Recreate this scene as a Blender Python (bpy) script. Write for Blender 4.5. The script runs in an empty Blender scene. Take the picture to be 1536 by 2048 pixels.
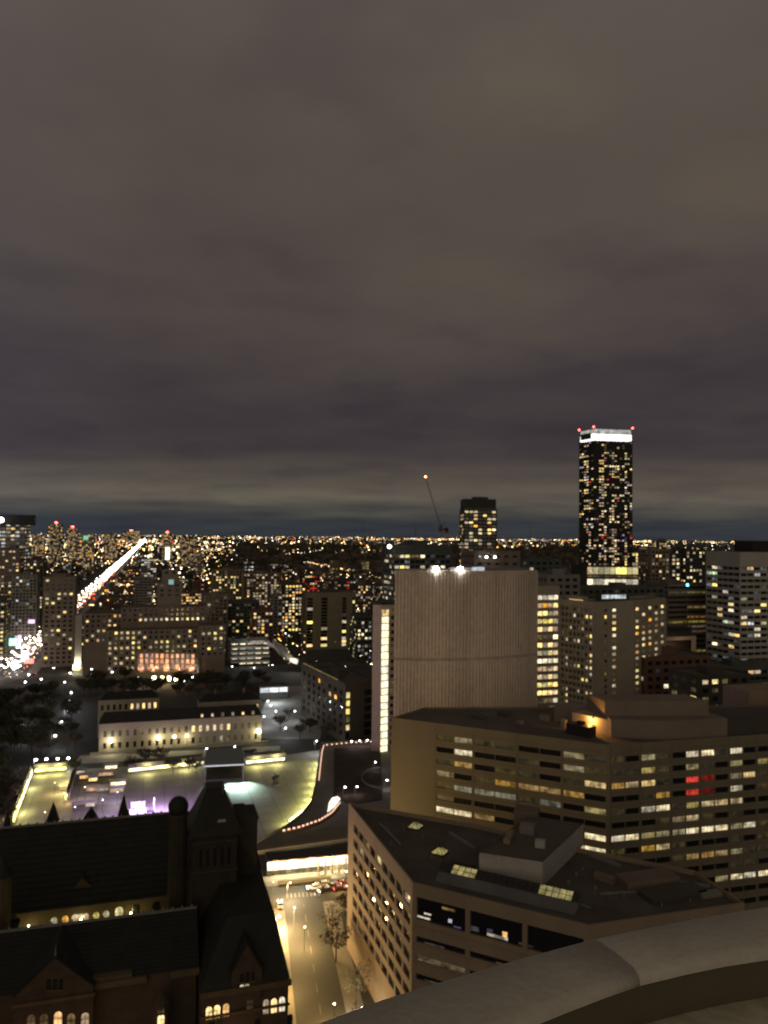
import bpy, bmesh, math, random
from mathutils import Vector, Matrix, noise as mnoise
R = random.Random(7)
SC = bpy.context.scene
COL = SC.collection
# ------------------------------------------------------------------ camera
H = 114.0
FPX = 1538.0
PITCH = math.radians(1.82)
ROLL = math.radians(0.62)
cam_d = bpy.data.cameras.new('camera')
cam = bpy.data.objects.new('camera', cam_d); COL.objects.link(cam)
cam_d.sensor_fit = 'VERTICAL'; cam_d.sensor_height = 36.0; cam_d.sensor_width = 27.0
cam_d.lens = 36.0 * FPX / 2048.0
cam_d.clip_start = 0.05; cam_d.clip_end = 90000
RM = Matrix.Rotation(math.radians(90) + PITCH, 3, 'X') @ Matrix.Rotation(ROLL, 3, 'Z')
cam.matrix_world = Matrix.Translation((0, 0, H)) @ RM.to_4x4()
cam_d.dof.use_dof = True
cam_d.dof.focus_distance = 2.6
cam_d.dof.aperture_fstop = (cam_d.lens / 1000) / 0.0066
SC.camera = cam
# ------------------------------------------------------------------ sky
def sock(node, name): return node.inputs[name]
world = bpy.data.worlds.new('World'); SC.world = world; world.use_nodes = True
nt = world.node_tree; nt.nodes.clear()
def N(t, **k):
    n = nt.nodes.new(t)
    for a, b in k.items(): setattr(n, a, b)
    return n
def lk(a, b): nt.links.new(a, b)
def ramp(stops, src, interp='EASE'):
    r = N('ShaderNodeValToRGB'); cr = r.color_ramp; cr.interpolation = interp
    while len(cr.elements) < len(stops): cr.elements.new(0.5)
    for e, (p, c) in zip(cr.elements, stops):
        e.position = p; e.color = (*c, 1) if len(c) == 3 else c
    lk(src, r.inputs[0]); return r
def mth(op, a, b=None, clamp=False):
    m = N('ShaderNodeMath', operation=op, use_clamp=clamp)
    for i, v in enumerate((a, b)):
        if v is None: continue
        if isinstance(v, (int, float)): m.inputs[i].default_value = v
        else: lk(v, m.inputs[i])
    return m.outputs[0]
tc = N('ShaderNodeTexCoord')
sp = N('ShaderNodeSeparateXYZ'); lk(tc.outputs['Generated'], sp.inputs[0])
den = mth('ADD', mth('MAXIMUM', sp.outputs[2], 0.0), 0.09)
cx = mth('DIVIDE', sp.outputs[0], den); cy = mth('DIVIDE', sp.outputs[1], den)
cv = N('ShaderNodeCombineXYZ'); lk(cx, cv.inputs[0]); lk(cy, cv.inputs[1])
n1 = N('ShaderNodeTexNoise'); n1.inputs['Scale'].default_value = 0.55; n1.inputs['Detail'].default_value = 5; n1.inputs['Roughness'].default_value = 0.52
lk(cv.outputs[0], n1.inputs['Vector'])
n2 = N('ShaderNodeTexNoise'); n2.inputs['Scale'].default_value = 1.5; n2.inputs['Detail'].default_value = 4; n2.inputs['Roughness'].default_value = 0.5
off = N('ShaderNodeVectorMath', operation='ADD'); lk(cv.outputs[0], off.inputs[0]); off.inputs[1].default_value = (13.1, 4.7, 0)
lk(off.outputs[0], n2.inputs['Vector'])
warp = mth('MULTIPLY', mth('SUBTRACT', n1.outputs['Fac'], 0.5), mth('MULTIPLY', mth('MINIMUM', sp.outputs[2], 0.3), 0.75))
el = mth('ADD', sp.outputs[2], warp)
es = mth('POWER', mth('MAXIMUM', el, 0.0), 0.5)
S = math.sqrt
base = ramp([(0.0, (.036, .041, .046)), (S(.017), (.037, .042, .046)), (S(.033), (.072, .069, .058)), (S(.052), (.118, .102, .078)),
             (S(.080), (.086, .072, .058)), (S(.115), (.053, .043, .045)), (S(.18), (.058, .047, .047)), (S(.27), (.079, .064, .055)),
             (S(.42), (.093, .076, .060)), (S(.60), (.110, .092, .073)), (1.0, (.115, .096, .075))], es)
cl = ramp([(0.33, (.74, .73, .82)), (0.5, (.97, .97, .98)), (0.66, (1.14, 1.12, 1.06))], n2.outputs['Fac'])
mx = N('ShaderNodeMix', data_type='RGBA', blend_type='MULTIPLY'); mx.inputs[0].default_value = 0.62
lk(base.outputs[0], mx.inputs['A']); lk(cl.outputs[0], mx.inputs['B'])
cl2 = ramp([(0.36, (.86, .85, .92)), (0.62, (1.05, 1.05, 1.03))], n1.outputs['Fac'])
mx2 = N('ShaderNodeMix', data_type='RGBA', blend_type='MULTIPLY'); mx2.inputs[0].default_value = 0.8
lk(mx.outputs['Result'], mx2.inputs['A']); lk(cl2.outputs[0], mx2.inputs['B'])
azi = ramp([(0.0, (.99, 1.02, 1.22)), (0.22, (1, 1.0, 1.02)), (0.55, (1, .995, 1.0)), (1.0, (.97, .96, 1.0))], mth('ADD', sp.outputs[0], 0.5, True), 'LINEAR')
mx3 = N('ShaderNodeMix', data_type='RGBA', blend_type='MULTIPLY'); mx3.inputs[0].default_value = 1.0
lk(mx2.outputs['Result'], mx3.inputs['A']); lk(azi.outputs[0], mx3.inputs['B'])
bg = N('ShaderNodeBackground'); lk(mx3.outputs['Result'], bg.inputs[0]); bg.inputs[1].default_value = 1.0
wo = N('ShaderNodeOutputWorld'); lk(bg.outputs[0], wo.inputs[0])
world.cycles.sample_map_resolution = 512
# one weak, very broad warm lamp: the glow of the lit downtown behind the viewer
sun_d = bpy.data.lights.new('sun', 'SUN'); sun_d.energy = 0.55; sun_d.angle = math.radians(55); sun_d.color = (1.0, 0.80, 0.56)
sun = bpy.data.objects.new('sun', sun_d); COL.objects.link(sun)
sun.rotation_euler = Vector((0.10, 0.96, -0.25)).to_track_quat('-Z', 'Y').to_euler(); sun.location = (0, -50, 160)
SC.view_settings.view_transform = 'Standard'; SC.view_settings.look = 'None'; SC.view_settings.exposure = 0.0; SC.view_settings.gamma = 1
SC.view_settings.use_curve_mapping = False
cy_ = SC.cycles
cy_.max_bounces = 4; cy_.diffuse_bounces = 2; cy_.glossy_bounces = 2; cy_.sample_clamp_indirect = 1.5; cy_.sample_clamp_direct = 0
cy_.use_denoising = True; cy_.caustics_reflective = False; cy_.caustics_refractive = False
# ------------------------------------------------------------------ projection helpers: pixel of the photograph -> place in the world
def ray(px, py): return RM @ Vector(((px - 768) / FPX, -(py - 1024) / FPX, -1.0))
def W(px, py, z):
    d = ray(px, py); t = (z - H) / d.z
    return Vector((d.x * t, d.y * t, z))
def V(px, py, D):
    d = ray(px, py); t = D / d.y
    return Vector((d.x * t, D, H + d.z * t))
def w2(px, py, z): p = W(px, py, z); return (p.x, p.y)
UA = math.atan2(0.29, 0.957)
U = Vector((math.cos(UA), math.sin(UA), 0)); VV = Vector((-math.sin(UA), math.cos(UA), 0))
def kx(px, py=1100): d = ray(px, py); return d.x / d.y
def front(xl, xr, D, dep, ang=UA, py=1150):
    """footprint whose front edge starts on the sight line of column xl at distance D and ends on that of xr"""
    u = Vector((math.cos(ang), math.sin(ang))); v = Vector((-u.y, u.x))
    p0 = Vector((kx(xl, py) * D, D)); k = kx(xr, py)
    t = (k * p0.y - p0.x) / (u.x - k * u.y)
    return [p0, p0 + u * t, p0 + u * t + v * dep, p0 + v * dep]
def zy(px, py, D): return V(px, py, D).z
# ------------------------------------------------------------------ materials
def new_mat(name):
    m = bpy.data.materials.new(name); m.use_nodes = True
    n = m.node_tree; n.nodes.clear(); o = n.nodes.new('ShaderNodeOutputMaterial')
    b = n.nodes.new('ShaderNodeBsdfPrincipled'); n.links.new(b.outputs[0], o.inputs[0])
    return m, n, b
def surf(name, c, rough=0.8, var=0.35, scale=0.15, fine=3.0, metal=0.0, bump=0.0, spec=0.3, streak=False):
    m, n, b = new_mat(name)
    t = n.nodes.new('ShaderNodeTexCoord'); vec = t.outputs['Object']
    if streak:
        mp = n.nodes.new('ShaderNodeMapping'); mp.inputs['Scale'].default_value = (1, 1, 0.12); n.links.new(vec, mp.inputs[0]); vec = mp.outputs[0]
    a = n.nodes.new('ShaderNodeTexNoise'); a.inputs['Scale'].default_value = scale; a.inputs['Detail'].default_value = 6; a.inputs['Roughness'].default_value = .62
    f = n.nodes.new('ShaderNodeTexNoise'); f.inputs['Scale'].default_value = fine; f.inputs['Detail'].default_value = 3
    n.links.new(vec, a.inputs['Vector']); n.links.new(t.outputs['Object'], f.inputs['Vector'])
    ad = n.nodes.new('ShaderNodeMath'); ad.operation = 'MULTIPLY_ADD'; ad.inputs[1].default_value = 0.4
    n.links.new(f.outputs['Fac'], ad.inputs[0]); n.links.new(a.outputs['Fac'], ad.inputs[2])
    r = n.nodes.new('ShaderNodeMapRange'); r.inputs[1].default_value = 0.35; r.inputs[2].default_value = 1.05
    r.inputs[3].default_value = 1 - var; r.inputs[4].default_value = 1 + var; n.links.new(ad.outputs[0], r.inputs[0])
    mul = n.nodes.new('ShaderNodeVectorMath'); mul.operation = 'SCALE'; mul.inputs[0].default_value = c
    n.links.new(r.outputs[0], mul.inputs['Scale']); n.links.new(mul.outputs[0], b.inputs['Base Color'])
    b.inputs['Roughness'].default_value = rough; b.inputs['Metallic'].default_value = metal; b.inputs['Specular IOR Level'].default_value = spec
    if bump:
        bp = n.nodes.new('ShaderNodeBump'); bp.inputs['Strength'].default_value = bump; bp.inputs['Distance'].default_value = 0.05
        n.links.new(f.outputs['Fac'], bp.inputs['Height']); n.links.new(bp.outputs[0], b.inputs['Normal'])
    return m
def lit(name, c, s, sample=False, spread=0.8, detail=0.6, tex=0.9, ceil=False, sat=(.6, 1.2)):
    """a lit window or lamp: emission with a brightness of its own per pane and the uneven look of the room behind it"""
    m, n, b = new_mat(name)
    b.inputs['Base Color'].default_value = (.02, .02, .02, 1); b.inputs['Roughness'].default_value = .25
    g = n.nodes.new('ShaderNodeNewGeometry'); oi = n.nodes.new('ShaderNodeObjectInfo'); t = n.nodes.new('ShaderNodeTexCoord')
    ad = n.nodes.new('ShaderNodeMath'); ad.operation = 'ADD'
    n.links.new(g.outputs['Random Per Island'], ad.inputs[0]); n.links.new(oi.outputs['Random'], ad.inputs[1])
    fr = n.nodes.new('ShaderNodeMath'); fr.operation = 'FRACT'; n.links.new(ad.outputs[0], fr.inputs[0])
    pw = n.nodes.new('ShaderNodeMath'); pw.operation = 'POWER'; pw.inputs[1].default_value = 1.6; n.links.new(fr.outputs[0], pw.inputs[0])
    r1 = n.nodes.new('ShaderNodeMapRange'); r1.inputs[3].default_value = 1 - spread; r1.inputs[4].default_value = 1 + spread * .6; n.links.new(pw.outputs[0], r1.inputs[0])
    no = n.nodes.new('ShaderNodeTexNoise'); no.inputs['Scale'].default_value = tex; no.inputs['Detail'].default_value = 3
    n.links.new(g.outputs['Position'], no.inputs['Vector'])
    r2 = n.nodes.new('ShaderNodeMapRange'); r2.inputs[1].default_value = .35; r2.inputs[2].default_value = .68
    r2.inputs[3].default_value = 1 - detail; r2.inputs[4].default_value = 1 + detail * .35; n.links.new(no.outputs['Fac'], r2.inputs[0])
    ml = n.nodes.new('ShaderNodeMath'); ml.operation = 'MULTIPLY'; n.links.new(r1.outputs[0], ml.inputs[0]); n.links.new(r2.outputs[0], ml.inputs[1])
    if ceil:   # rows of ceiling lamps and the darker desks below them
        sx = n.nodes.new('ShaderNodeSeparateXYZ'); n.links.new(t.outputs['Generated'], sx.inputs[0])
        cr = n.nodes.new('ShaderNodeValToRGB'); cr.color_ramp.interpolation = 'B_SPLINE'; e = cr.color_ramp.elements
        for p, v in ((.0, .42), (.25, .50), (.5, .75), (.66, .85), (.76, 2.1), (.86, .8), (1.0, .55)):
            q = e[0] if p == 0 else e[1] if p == 1.0 else e.new(p); q.position = p; q.color = (v, v, v, 1)
        n.links.new(sx.outputs[2], cr.inputs[0]); m2 = n.nodes.new('ShaderNodeMath'); m2.operation = 'MULTIPLY'
        n.links.new(ml.outputs[0], m2.inputs[0]); n.links.new(cr.outputs[0], m2.inputs[1]); ml = m2
    ms = n.nodes.new('ShaderNodeMath'); ms.operation = 'MULTIPLY'; ms.inputs[1].default_value = s; n.links.new(ml.outputs[0], ms.inputs[0])
    hs = n.nodes.new('ShaderNodeHueSaturation'); hs.inputs['Color'].default_value = (*c, 1)
    r3 = n.nodes.new('ShaderNodeMapRange'); r3.inputs[3].default_value, r3.inputs[4].default_value = sat; n.links.new(fr.outputs[0], r3.inputs[0])
    n.links.new(r3.outputs[0], hs.inputs['Saturation'])
    n.links.new(hs.outputs[0], b.inputs['Emission Color']); n.links.new(ms.outputs[0], b.inputs['Emission Strength'])
    m.cycles.emission_sampling = 'AUTO' if sample else 'NONE'
    return m
def lamp_mat(name, c, s, sample=False):
    m, n, b = new_mat(name); b.inputs['Base Color'].default_value = (.6, .6, .6, 1)
    b.inputs['Emission Color'].default_value = (*c, 1); b.inputs['Emission Strength'].default_value = s
    m.cycles.emission_sampling = 'AUTO' if sample else 'NONE'
    return m
M = {}
M['ground'] = surf('ground dark city soil', (.035, .034, .032), .9, .5, .02, .8)
M['asphalt'] = surf('asphalt', (.05, .05, .05), .75, .3, .08, 2.5, bump=.2)
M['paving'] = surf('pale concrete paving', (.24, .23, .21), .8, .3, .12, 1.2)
M['plaza'] = surf('plaza concrete slabs', (.25, .245, .215), .7, .3, .06, .5)
M['plaza_joint'] = surf('dark paving joint', (.15, .147, .13), .8, .3)
M['walk'] = surf('pavement', (.20, .19, .175), .85, .35, .15, 2)
M['white_line'] = surf('worn road paint', (.19, .18, .16), .7, .3, 1, 4)
M['tower_conc'] = surf('grey brown precast concrete', (.40, .345, .300), .85, .48, .05, .5, streak=True)
M['tan_stone'] = surf('tan precast office', (.142, .122, .086), .8, .2, .12, 1.5, streak=True)
M['hotel'] = surf('tan hotel concrete', (.195, .152, .108), .8, .24, .15, 1.5, streak=True)
M['roof_dark'] = surf('dark gravel roof', (.074, .063, .050), .95, .5, .12, 2.0, bump=.3)
M['roof_mid'] = surf('brown gravel roof', (.085, .07, .056), .95, .4, .08, 2.0, bump=.3)
M['roof_grey'] = surf('grey membrane roof', (.10, .10, .10), .9, .4, .1, 2.0)
M['slate'] = surf('dark slate roof', (.014, .0145, .012), .75, .5, .3, 3.0, bump=.3)
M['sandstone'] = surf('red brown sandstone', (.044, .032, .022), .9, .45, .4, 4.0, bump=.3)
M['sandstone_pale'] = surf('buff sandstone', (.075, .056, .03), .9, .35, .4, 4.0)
M['black'] = surf('black metal', (.018, .018, .018), .6, .3)
M['steel'] = surf('grey steel', (.16, .16, .155), .5, .25, .5, 3, metal=.3)
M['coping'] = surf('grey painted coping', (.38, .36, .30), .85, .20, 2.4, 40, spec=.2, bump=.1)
M['fascia'] = surf('shaded brown fascia', (.085, .072, .048), .85, .16, 2.0, 20, spec=.2)  # darker brown carries the shade on the parapet's inner face
M['ledge_floor'] = surf('pale mottled ledge floor', (.40, .38, .27), .85, .6, 5.0, 18)  # pale tone with strong mottling
M['glass'] = surf('dark window glass', (.012, .013, .014), .12, .3, .3, 2, spec=.5)
M['glass_tower'] = surf('black tower glass', (.014, .015, .016), .2, .3, .2, 2, spec=.5)
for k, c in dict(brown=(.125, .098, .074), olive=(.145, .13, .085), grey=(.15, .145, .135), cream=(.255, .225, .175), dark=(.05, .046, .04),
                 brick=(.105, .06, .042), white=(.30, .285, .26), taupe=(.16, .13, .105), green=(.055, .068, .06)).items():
    M[k] = surf('facade ' + k, c, .82, .25, .1, 1.2)
M['trunk'] = surf('bark', (.06, .045, .032), .95, .4, 1, 6)
M['leaf'] = surf('dry leaves', (.038, .038, .022), .9, .5, .5, 3)
M['leaf_brown'] = surf('brown twigs', (.07, .055, .036), .9, .5, .5, 3)
M['leaf_lit'] = surf('lit leaves', (.17, .17, .135), .9, .5, .5, 3)  # paler leaf colour carries the white light on these crowns
M['garden'] = surf('planted roof', (.045, .03, .024), .95, .5, .15, 1.5)
M['ice'] = surf('rink ice', (.36, .36, .42), .35, .15, .1, 1)
M['tent'] = surf('grey blue canopy roof', (.16, .18, .19), .6, .2, .2, 2)
M['bronze'] = surf('dark bronze', (.03, .028, .024), .45, .3, 1, 4, metal=.5)
WL = dict(warm=(1, .70, .33), white=(1, .84, .57), amber=(1, .54, .19), cool=(.84, .93, 1), green=(.78, 1, .62), red=(1, .07, .05), pink=(1, .47, .27), violet=(.62, .48, 1), yellow=(1, .82, .30))
for k, c in WL.items():
    M['w_' + k] = lit('lit window ' + k, c, 1.7 if k != 'red' else 1.2, sat=(.6, 1.2) if k != 'red' else (1, 1))
    M['n_' + k] = lit('lit office window ' + k, c, 1.15, spread=.55, detail=.75, tex=.55)
    M['d_' + k] = lit('dim window ' + k, c, .16, spread=.7, detail=.9, tex=.5)
M['flood'] = lamp_mat('floodlight white', (1, .98, .92), 60)
M['lamp_white'] = lamp_mat('lamp white', (.94, .97, 1), 22)
M['lamp_warm'] = lamp_mat('lamp warm', (1, .80, .52), 20)
M['lamp_pinkish'] = lamp_mat('lamp pink white', (1, .80, .72), 24)
M['lamp_gold'] = lamp_mat('lamp gold', (1, .88, .42), 16)
M['lamp_red'] = lamp_mat('lamp red', (1, .07, .045), 13)
M['lamp_orange'] = lamp_mat('lamp orange', (1, .36, .10), 10)
M['lamp_pink'] = lamp_mat('string lamp', (1, .55, .38), 1.5)
M['strip_yellow'] = lit('glow strip yellow', (1, .90, .34), 5.0, True, spread=.45, detail=.75, tex=.35)
M['strip_lime'] = lit('strip light lime', (.95, .95, .30), 6.5, True, spread=.3, detail=.5, tex=.3)
M['screen'] = lit('led screen', (.80, .52, 1), 3.2, True, spread=.3, detail=.7, tex=.6)
M['shop'] = lit('bright glazed lobby', (1, .86, .55), 3.6, True, spread=.25, detail=.5, tex=.35)
M['crown'] = lit('lit tower crown', (1, .97, .88), 2.2, spread=.1, detail=.35, tex=.2)
M['stair'] = lit('lit stair window', (1, .86, .50), 2.1, spread=.35, detail=.35, tex=.5)
M['skylight'] = lit('lit skylight', (1, .84, .34), .40, spread=.25, detail=.6, tex=.8, sat=(.95, 1.1))
M['headlight'] = lamp_mat('headlight', (1, .95, .85), 16)
M['taillight'] = lamp_mat('tail light', (1, .06, .04), 6)
# ------------------------------------------------------------------ object helpers
def link(o): COL.objects.link(o); return o
def tag(o, label=None, cat=None, group=None, kind=None):
    if label: o['label'] = label
    if cat: o['category'] = cat
    if group: o['group'] = group
    if kind: o['kind'] = kind
    return o
def thing(name, label, cat, loc, group=None, rz=0.0):
    o = bpy.data.objects.new(name, None); o.empty_display_size = 1; o.location = loc; o.rotation_euler = (0, 0, rz)
    link(o); return tag(o, label, cat, group)
def mesh_of(name, bm, mats, smooth=False):
    me = bpy.data.meshes.new(name); bm.to_mesh(me); bm.free()
    for m in (mats if isinstance(mats, (list, tuple)) else [mats]): me.materials.append(m)
    if smooth:
        for p in me.polygons: p.use_smooth = True
    return me
def part(name, bm, mats, parent=None, smooth=False, loc=None, kind=None):
    """geometry given in world coordinates (or local when loc is given) becomes one part of its parent"""
    if parent is not None and loc is None:
        rp = Vector(parent.location)
        if parent.parent: rp = rp + Vector(parent.parent.location)
        bmesh.ops.translate(bm, verts=bm.verts, vec=-rp)
    o = bpy.data.objects.new(name, mesh_of(name, bm, mats, smooth))
    if loc is not None: o.location = loc
    if parent is not None: o.parent = parent
    if kind: o['kind'] = kind
    return link(o)
def quad(bm, a, b, c, d, mi=0):
    f = bm.faces.new([bm.verts.new(p) for p in (a, b, c, d)]); f.material_index = mi; return f
def prism(bm, poly, z0, z1, mi=0, cap=True, bottom=True):
    n = len(poly)
    lo = [bm.verts.new((p[0], p[1], z0)) for p in poly]; hi = [bm.verts.new((p[0], p[1], z1)) for p in poly]
    for i in range(n):
        f = bm.faces.new((lo[i], lo[(i + 1) % n], hi[(i + 1) % n], hi[i])); f.material_index = mi
    if cap: bm.faces.new(hi).material_index = mi
    if bottom: bm.faces.new(lo[::-1]).material_index = mi
def boxa(bm, c, s, ang=0.0, mi=0):
    """box: c = centre of the base, s = size"""
    ca, sa = math.cos(ang), math.sin(ang)
    pts = [(c[0] + x * ca - y * sa, c[1] + x * sa + y * ca) for x, y in ((-s[0] / 2, -s[1] / 2), (s[0] / 2, -s[1] / 2), (s[0] / 2, s[1] / 2), (-s[0] / 2, s[1] / 2))]
    prism(bm, pts, c[2], c[2] + s[2], mi)
def bar(bm, a, b, r, n=5, mi=0, r2=None):
    a = Vector(a); b = Vector(b); d = (b - a).normalized(); r2 = r if r2 is None else r2
    x = d.orthogonal().normalized(); y = d.cross(x)
    A = [bm.verts.new(a + (x * math.cos(2 * math.pi * i / n) + y * math.sin(2 * math.pi * i / n)) * r) for i in range(n)]
    B = [bm.verts.new(b + (x * math.cos(2 * math.pi * i / n) + y * math.sin(2 * math.pi * i / n)) * r2) for i in range(n)]
    for i in range(n): bm.faces.new((A[i], A[(i + 1) % n], B[(i + 1) % n], B[i])).material_index = mi
    bm.faces.new(A[::-1]).material_index = mi; bm.faces.new(B).material_index = mi
def ball(bm, c, r, sub=1, sc=(1, 1, 1)):
    bmesh.ops.create_icosphere(bm, subdivisions=sub, radius=r, matrix=Matrix.Translation(c) @ Matrix.Diagonal((*sc, 1)))
def light(kind, loc, power, color, parent=None, radius=.3, **k):
    d = bpy.data.lights.new(kind.lower() + '_lamp', kind); d.energy = power; d.color = color
    if kind in ('POINT', 'SPOT'): d.shadow_soft_size = radius
    for a, b in k.items():
        if a != 'aim': setattr(d, a, b)
    o = bpy.data.objects.new('lamp_or_fill_light', d); o.location = loc
    if 'aim' in k: o.rotation_euler = (Vector(k['aim']) - Vector(loc)).to_track_quat('-Z', 'Y').to_euler()
    if parent is not None:
        o.parent = parent; o.location = Vector(loc) - Vector(parent.location)
    return link(o)
def structure(name, bm, m, smooth=False): return tag(part(name, bm, m, smooth=smooth), kind='structure')
# ------------------------------------------------------------------ facades and buildings
PANE = {}
def pane_mesh(w, h, t=.08):
    k = (round(w, 2), round(h, 2))
    if k not in PANE:
        bm = bmesh.new(); boxa(bm, (0, 0, 0), (k[0], t, k[1])); PANE[k] = mesh_of('pane', bm, M['glass'])
    return PANE[k]
def facade(bm, p0, p1, z0, z1, us, vs, dep):
    """wall from p0 to p1 with a recessed opening for every column of us and row of vs; returns the openings"""
    p0 = Vector((p0[0], p0[1], 0)); p1 = Vector((p1[0], p1[1], 0)); L = (p1 - p0).length; u = (p1 - p0) / L; nrm = Vector((u.y, -u.x, 0))
    def P(a, z, d=0.0): q = p0 + u * a - nrm * d; return (q.x, q.y, z)
    ze = [z0] + [z for v in vs for z in v] + [z1]
    for i in range(0, len(ze), 2):
        if ze[i + 1] - ze[i] > 1e-4: quad(bm, P(0, ze[i]), P(L, ze[i]), P(L, ze[i + 1]), P(0, ze[i + 1]))
    ue = [0] + [a for c in us for a in c] + [L]
    for a, b in vs:
        for i in range(0, len(ue), 2):
            if ue[i + 1] - ue[i] > 1e-4: quad(bm, P(ue[i], a), P(ue[i + 1], a), P(ue[i + 1], b), P(ue[i], b))
        for c, d in us:
            quad(bm, P(c, a), P(d, a), P(d, a, dep), P(c, a, dep)); quad(bm, P(c, b, dep), P(d, b, dep), P(d, b), P(c, b))
            quad(bm, P(c, a, dep), P(c, b, dep), P(c, b), P(c, a)); quad(bm, P(d, a), P(d, b), P(d, b, dep), P(d, a, dep))
    cells = []
    for r, (a, b) in enumerate(vs):
        for c, (d, e) in enumerate(us):
            q = p0 + u * ((d + e) / 2) - nrm * (dep - .02)
            cells.append((r, c, (q.x, q.y, a), e - d, b - a, math.atan2(u.y, u.x)))
    return cells
def even(L, n, wf, m0=0.0, m1=0.0):
    s = (L - m0 - m1) / n
    return [(m0 + s * (i + .5 - wf / 2), m0 + s * (i + .5 + wf / 2)) for i in range(n)]
def inset(poly, d):
    n = len(poly); out = []
    for i in range(n):
        a, b, c = Vector(poly[i - 1][:2]), Vector(poly[i][:2]), Vector(poly[(i + 1) % n][:2])
        e1 = (b - a).normalized(); e2 = (c - b).normalized(); n1 = Vector((-e1.y, e1.x)); n2 = Vector((-e2.y, e2.x))
        k = 1 + n1.dot(n2); out.append(b + (n1 + n2) * (d / max(k, .3)))
    return out
def poly_c(poly): return Vector((sum(p[0] for p in poly) / len(poly), sum(p[1] for p in poly) / len(poly), 0))
HEROES = []
def shell(root, poly, z0, z1, wall, roofm, spec, dep=.3, parapet=.9, name='wall', z_from=0.0):
    """walls with recessed openings and a roof behind a parapet; returns the openings of every edge"""
    bm = bmesh.new(); cells = []; n = len(poly)
    for i in range(n):
        a, b = Vector(poly[i][:2]), Vector(poly[(i + 1) % n][:2]); L = (b - a).length; e = (b - a) / L; nr = Vector((e.y, -e.x)); mid = (a + b) / 2
        s = spec.get(i, spec.get('all')) if spec else None
        if s is None or (i not in spec and (nr.dot(-mid) / mid.length) < -.08) or L < 3:
            quad(bm, (*a, z0), (*b, z0), (*b, z1), (*a, z1)); continue
        s = s(L) if callable(s) else s
        us, vs = s
        cells += [(i, *c) for c in facade(bm, a, b, z0, z1, us, vs, dep)]
    inn = inset(poly, .45)
    for i in range(n):
        j = (i + 1) % n; a, b, c, d = poly[i], poly[j], inn[j], inn[i]
        quad(bm, (a[0], a[1], z1), (b[0], b[1], z1), (c[0], c[1], z1), (d[0], d[1], z1))
        quad(bm, (d[0], d[1], z1), (c[0], c[1], z1), (c[0], c[1], z1 - parapet), (d[0], d[1], z1 - parapet))
    part(name, bm, wall, root)
    bm = bmesh.new(); bm.faces.new([bm.verts.new((p[0], p[1], z1 - parapet)) for p in inset(poly, .44)])
    part('roof', bm, roofm, root)
    return cells
def grid_spec(bay, floor, z0, z1, wf=.6, hf=.5, zb=1.0, zt=1.2, m=0.8):
    def f(L):
        nc = max(1, int(round((L - 2 * m) / bay))); nr = max(1, int(round((z1 - z0 - zb - zt) / floor))); s = (z1 - z0 - zb - zt) / nr
        return even(L, nc, wf, m, m), [(z0 + zb + s * (i + .5 - hf / 2), z0 + zb + s * (i + .5 + hf / 2)) for i in range(nr)]
    return f
def windows(root, cells, pick, single=False, glass='glass', name='window', cap=300):
    """pick(edge, row, col) -> material key or None. Single: each pane its own object; else all in one joined part"""
    keys = [glass]; joined = bmesh.new(); nj = 0; ns = 0
    for (e, r, c, q, w, h, ang) in cells:
        k = pick(e, r, c)
        if single and ns < cap:
            o = bpy.data.objects.new(name, pane_mesh(w, h)); o.parent = root; o.location = Vector(q) - Vector(root.location); o.rotation_euler = (0, 0, ang)
            link(o); o.material_slots[0].link = 'OBJECT'; o.material_slots[0].material = M[k or glass]; ns += 1
        else:
            k = k or glass
            if k not in keys: keys.append(k)
            boxa(joined, q, (w, .08, h), ang, keys.index(k)); nj += 1
    if nj:
        part(name, joined, [M[k] for k in keys], root, kind='stuff')
    else: joined.free()
def rnd_pick(p, keys, seed=0, rows=None):
    rg = random.Random(seed)
    def f(e, r, c):
        pp = p * (rows(r) if rows else 1)
        return rg.choice(keys) if rg.random() < pp else None
    return f
WARM = ['w_warm', 'w_warm', 'w_white', 'n_warm', 'n_amber', 'n_white', 'd_warm', 'd_warm']
OFFICE = ['w_white', 'n_white', 'n_warm', 'n_cool', 'd_white', 'd_warm', 'd_cool']
def roof_box(root, cx_, cy_, z, sx, sy, sz, ang=UA, m='grey', name='roof_unit'):
    bm = bmesh.new(); boxa(bm, (cx_, cy_, z), (sx, sy, sz), ang)
    return part(name, bm, M[m], root)
def bld(name, label, cat, poly, z1, wall, bay=4, floor=3.6, wf=.6, hf=.5, p=.4, keys=WARM, roof='roof_dark', single=False, group=None, seed=None, z0=0, zb=2, zt=1.2, rows=None, units=1, glass='glass', dep=.3, m=.8, hero=True):
    c = poly_c(poly); root = thing(name, label, cat, c, group)
    cells = shell(root, poly, z0, z1, M[wall], M[roof], {'all': grid_spec(bay, floor, z0, z1, wf, hf, zb, zt, m)}, dep)
    windows(root, cells, rnd_pick(p, keys, seed if seed is not None else R.randint(0, 99999), rows), single, glass)
    rr = min((Vector(poly[1][:2]) - Vector(poly[0][:2])).length, (Vector(poly[2][:2]) - Vector(poly[1][:2])).length)
    ang = math.atan2(poly[1][1] - poly[0][1], poly[1][0] - poly[0][0])
    for i in range(units):
        roof_box(root, c.x + R.uniform(-.15, .15) * rr, c.y + R.uniform(-.15, .15) * rr, z1 - .9, rr * R.uniform(.25, .45), rr * R.uniform(.2, .4), R.uniform(2.8, 4.5), ang, wall)
    if hero: HEROES.append((c.x, c.y, max((Vector(q[:2]) - c.xy).length for q in poly)))
    return root
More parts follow.
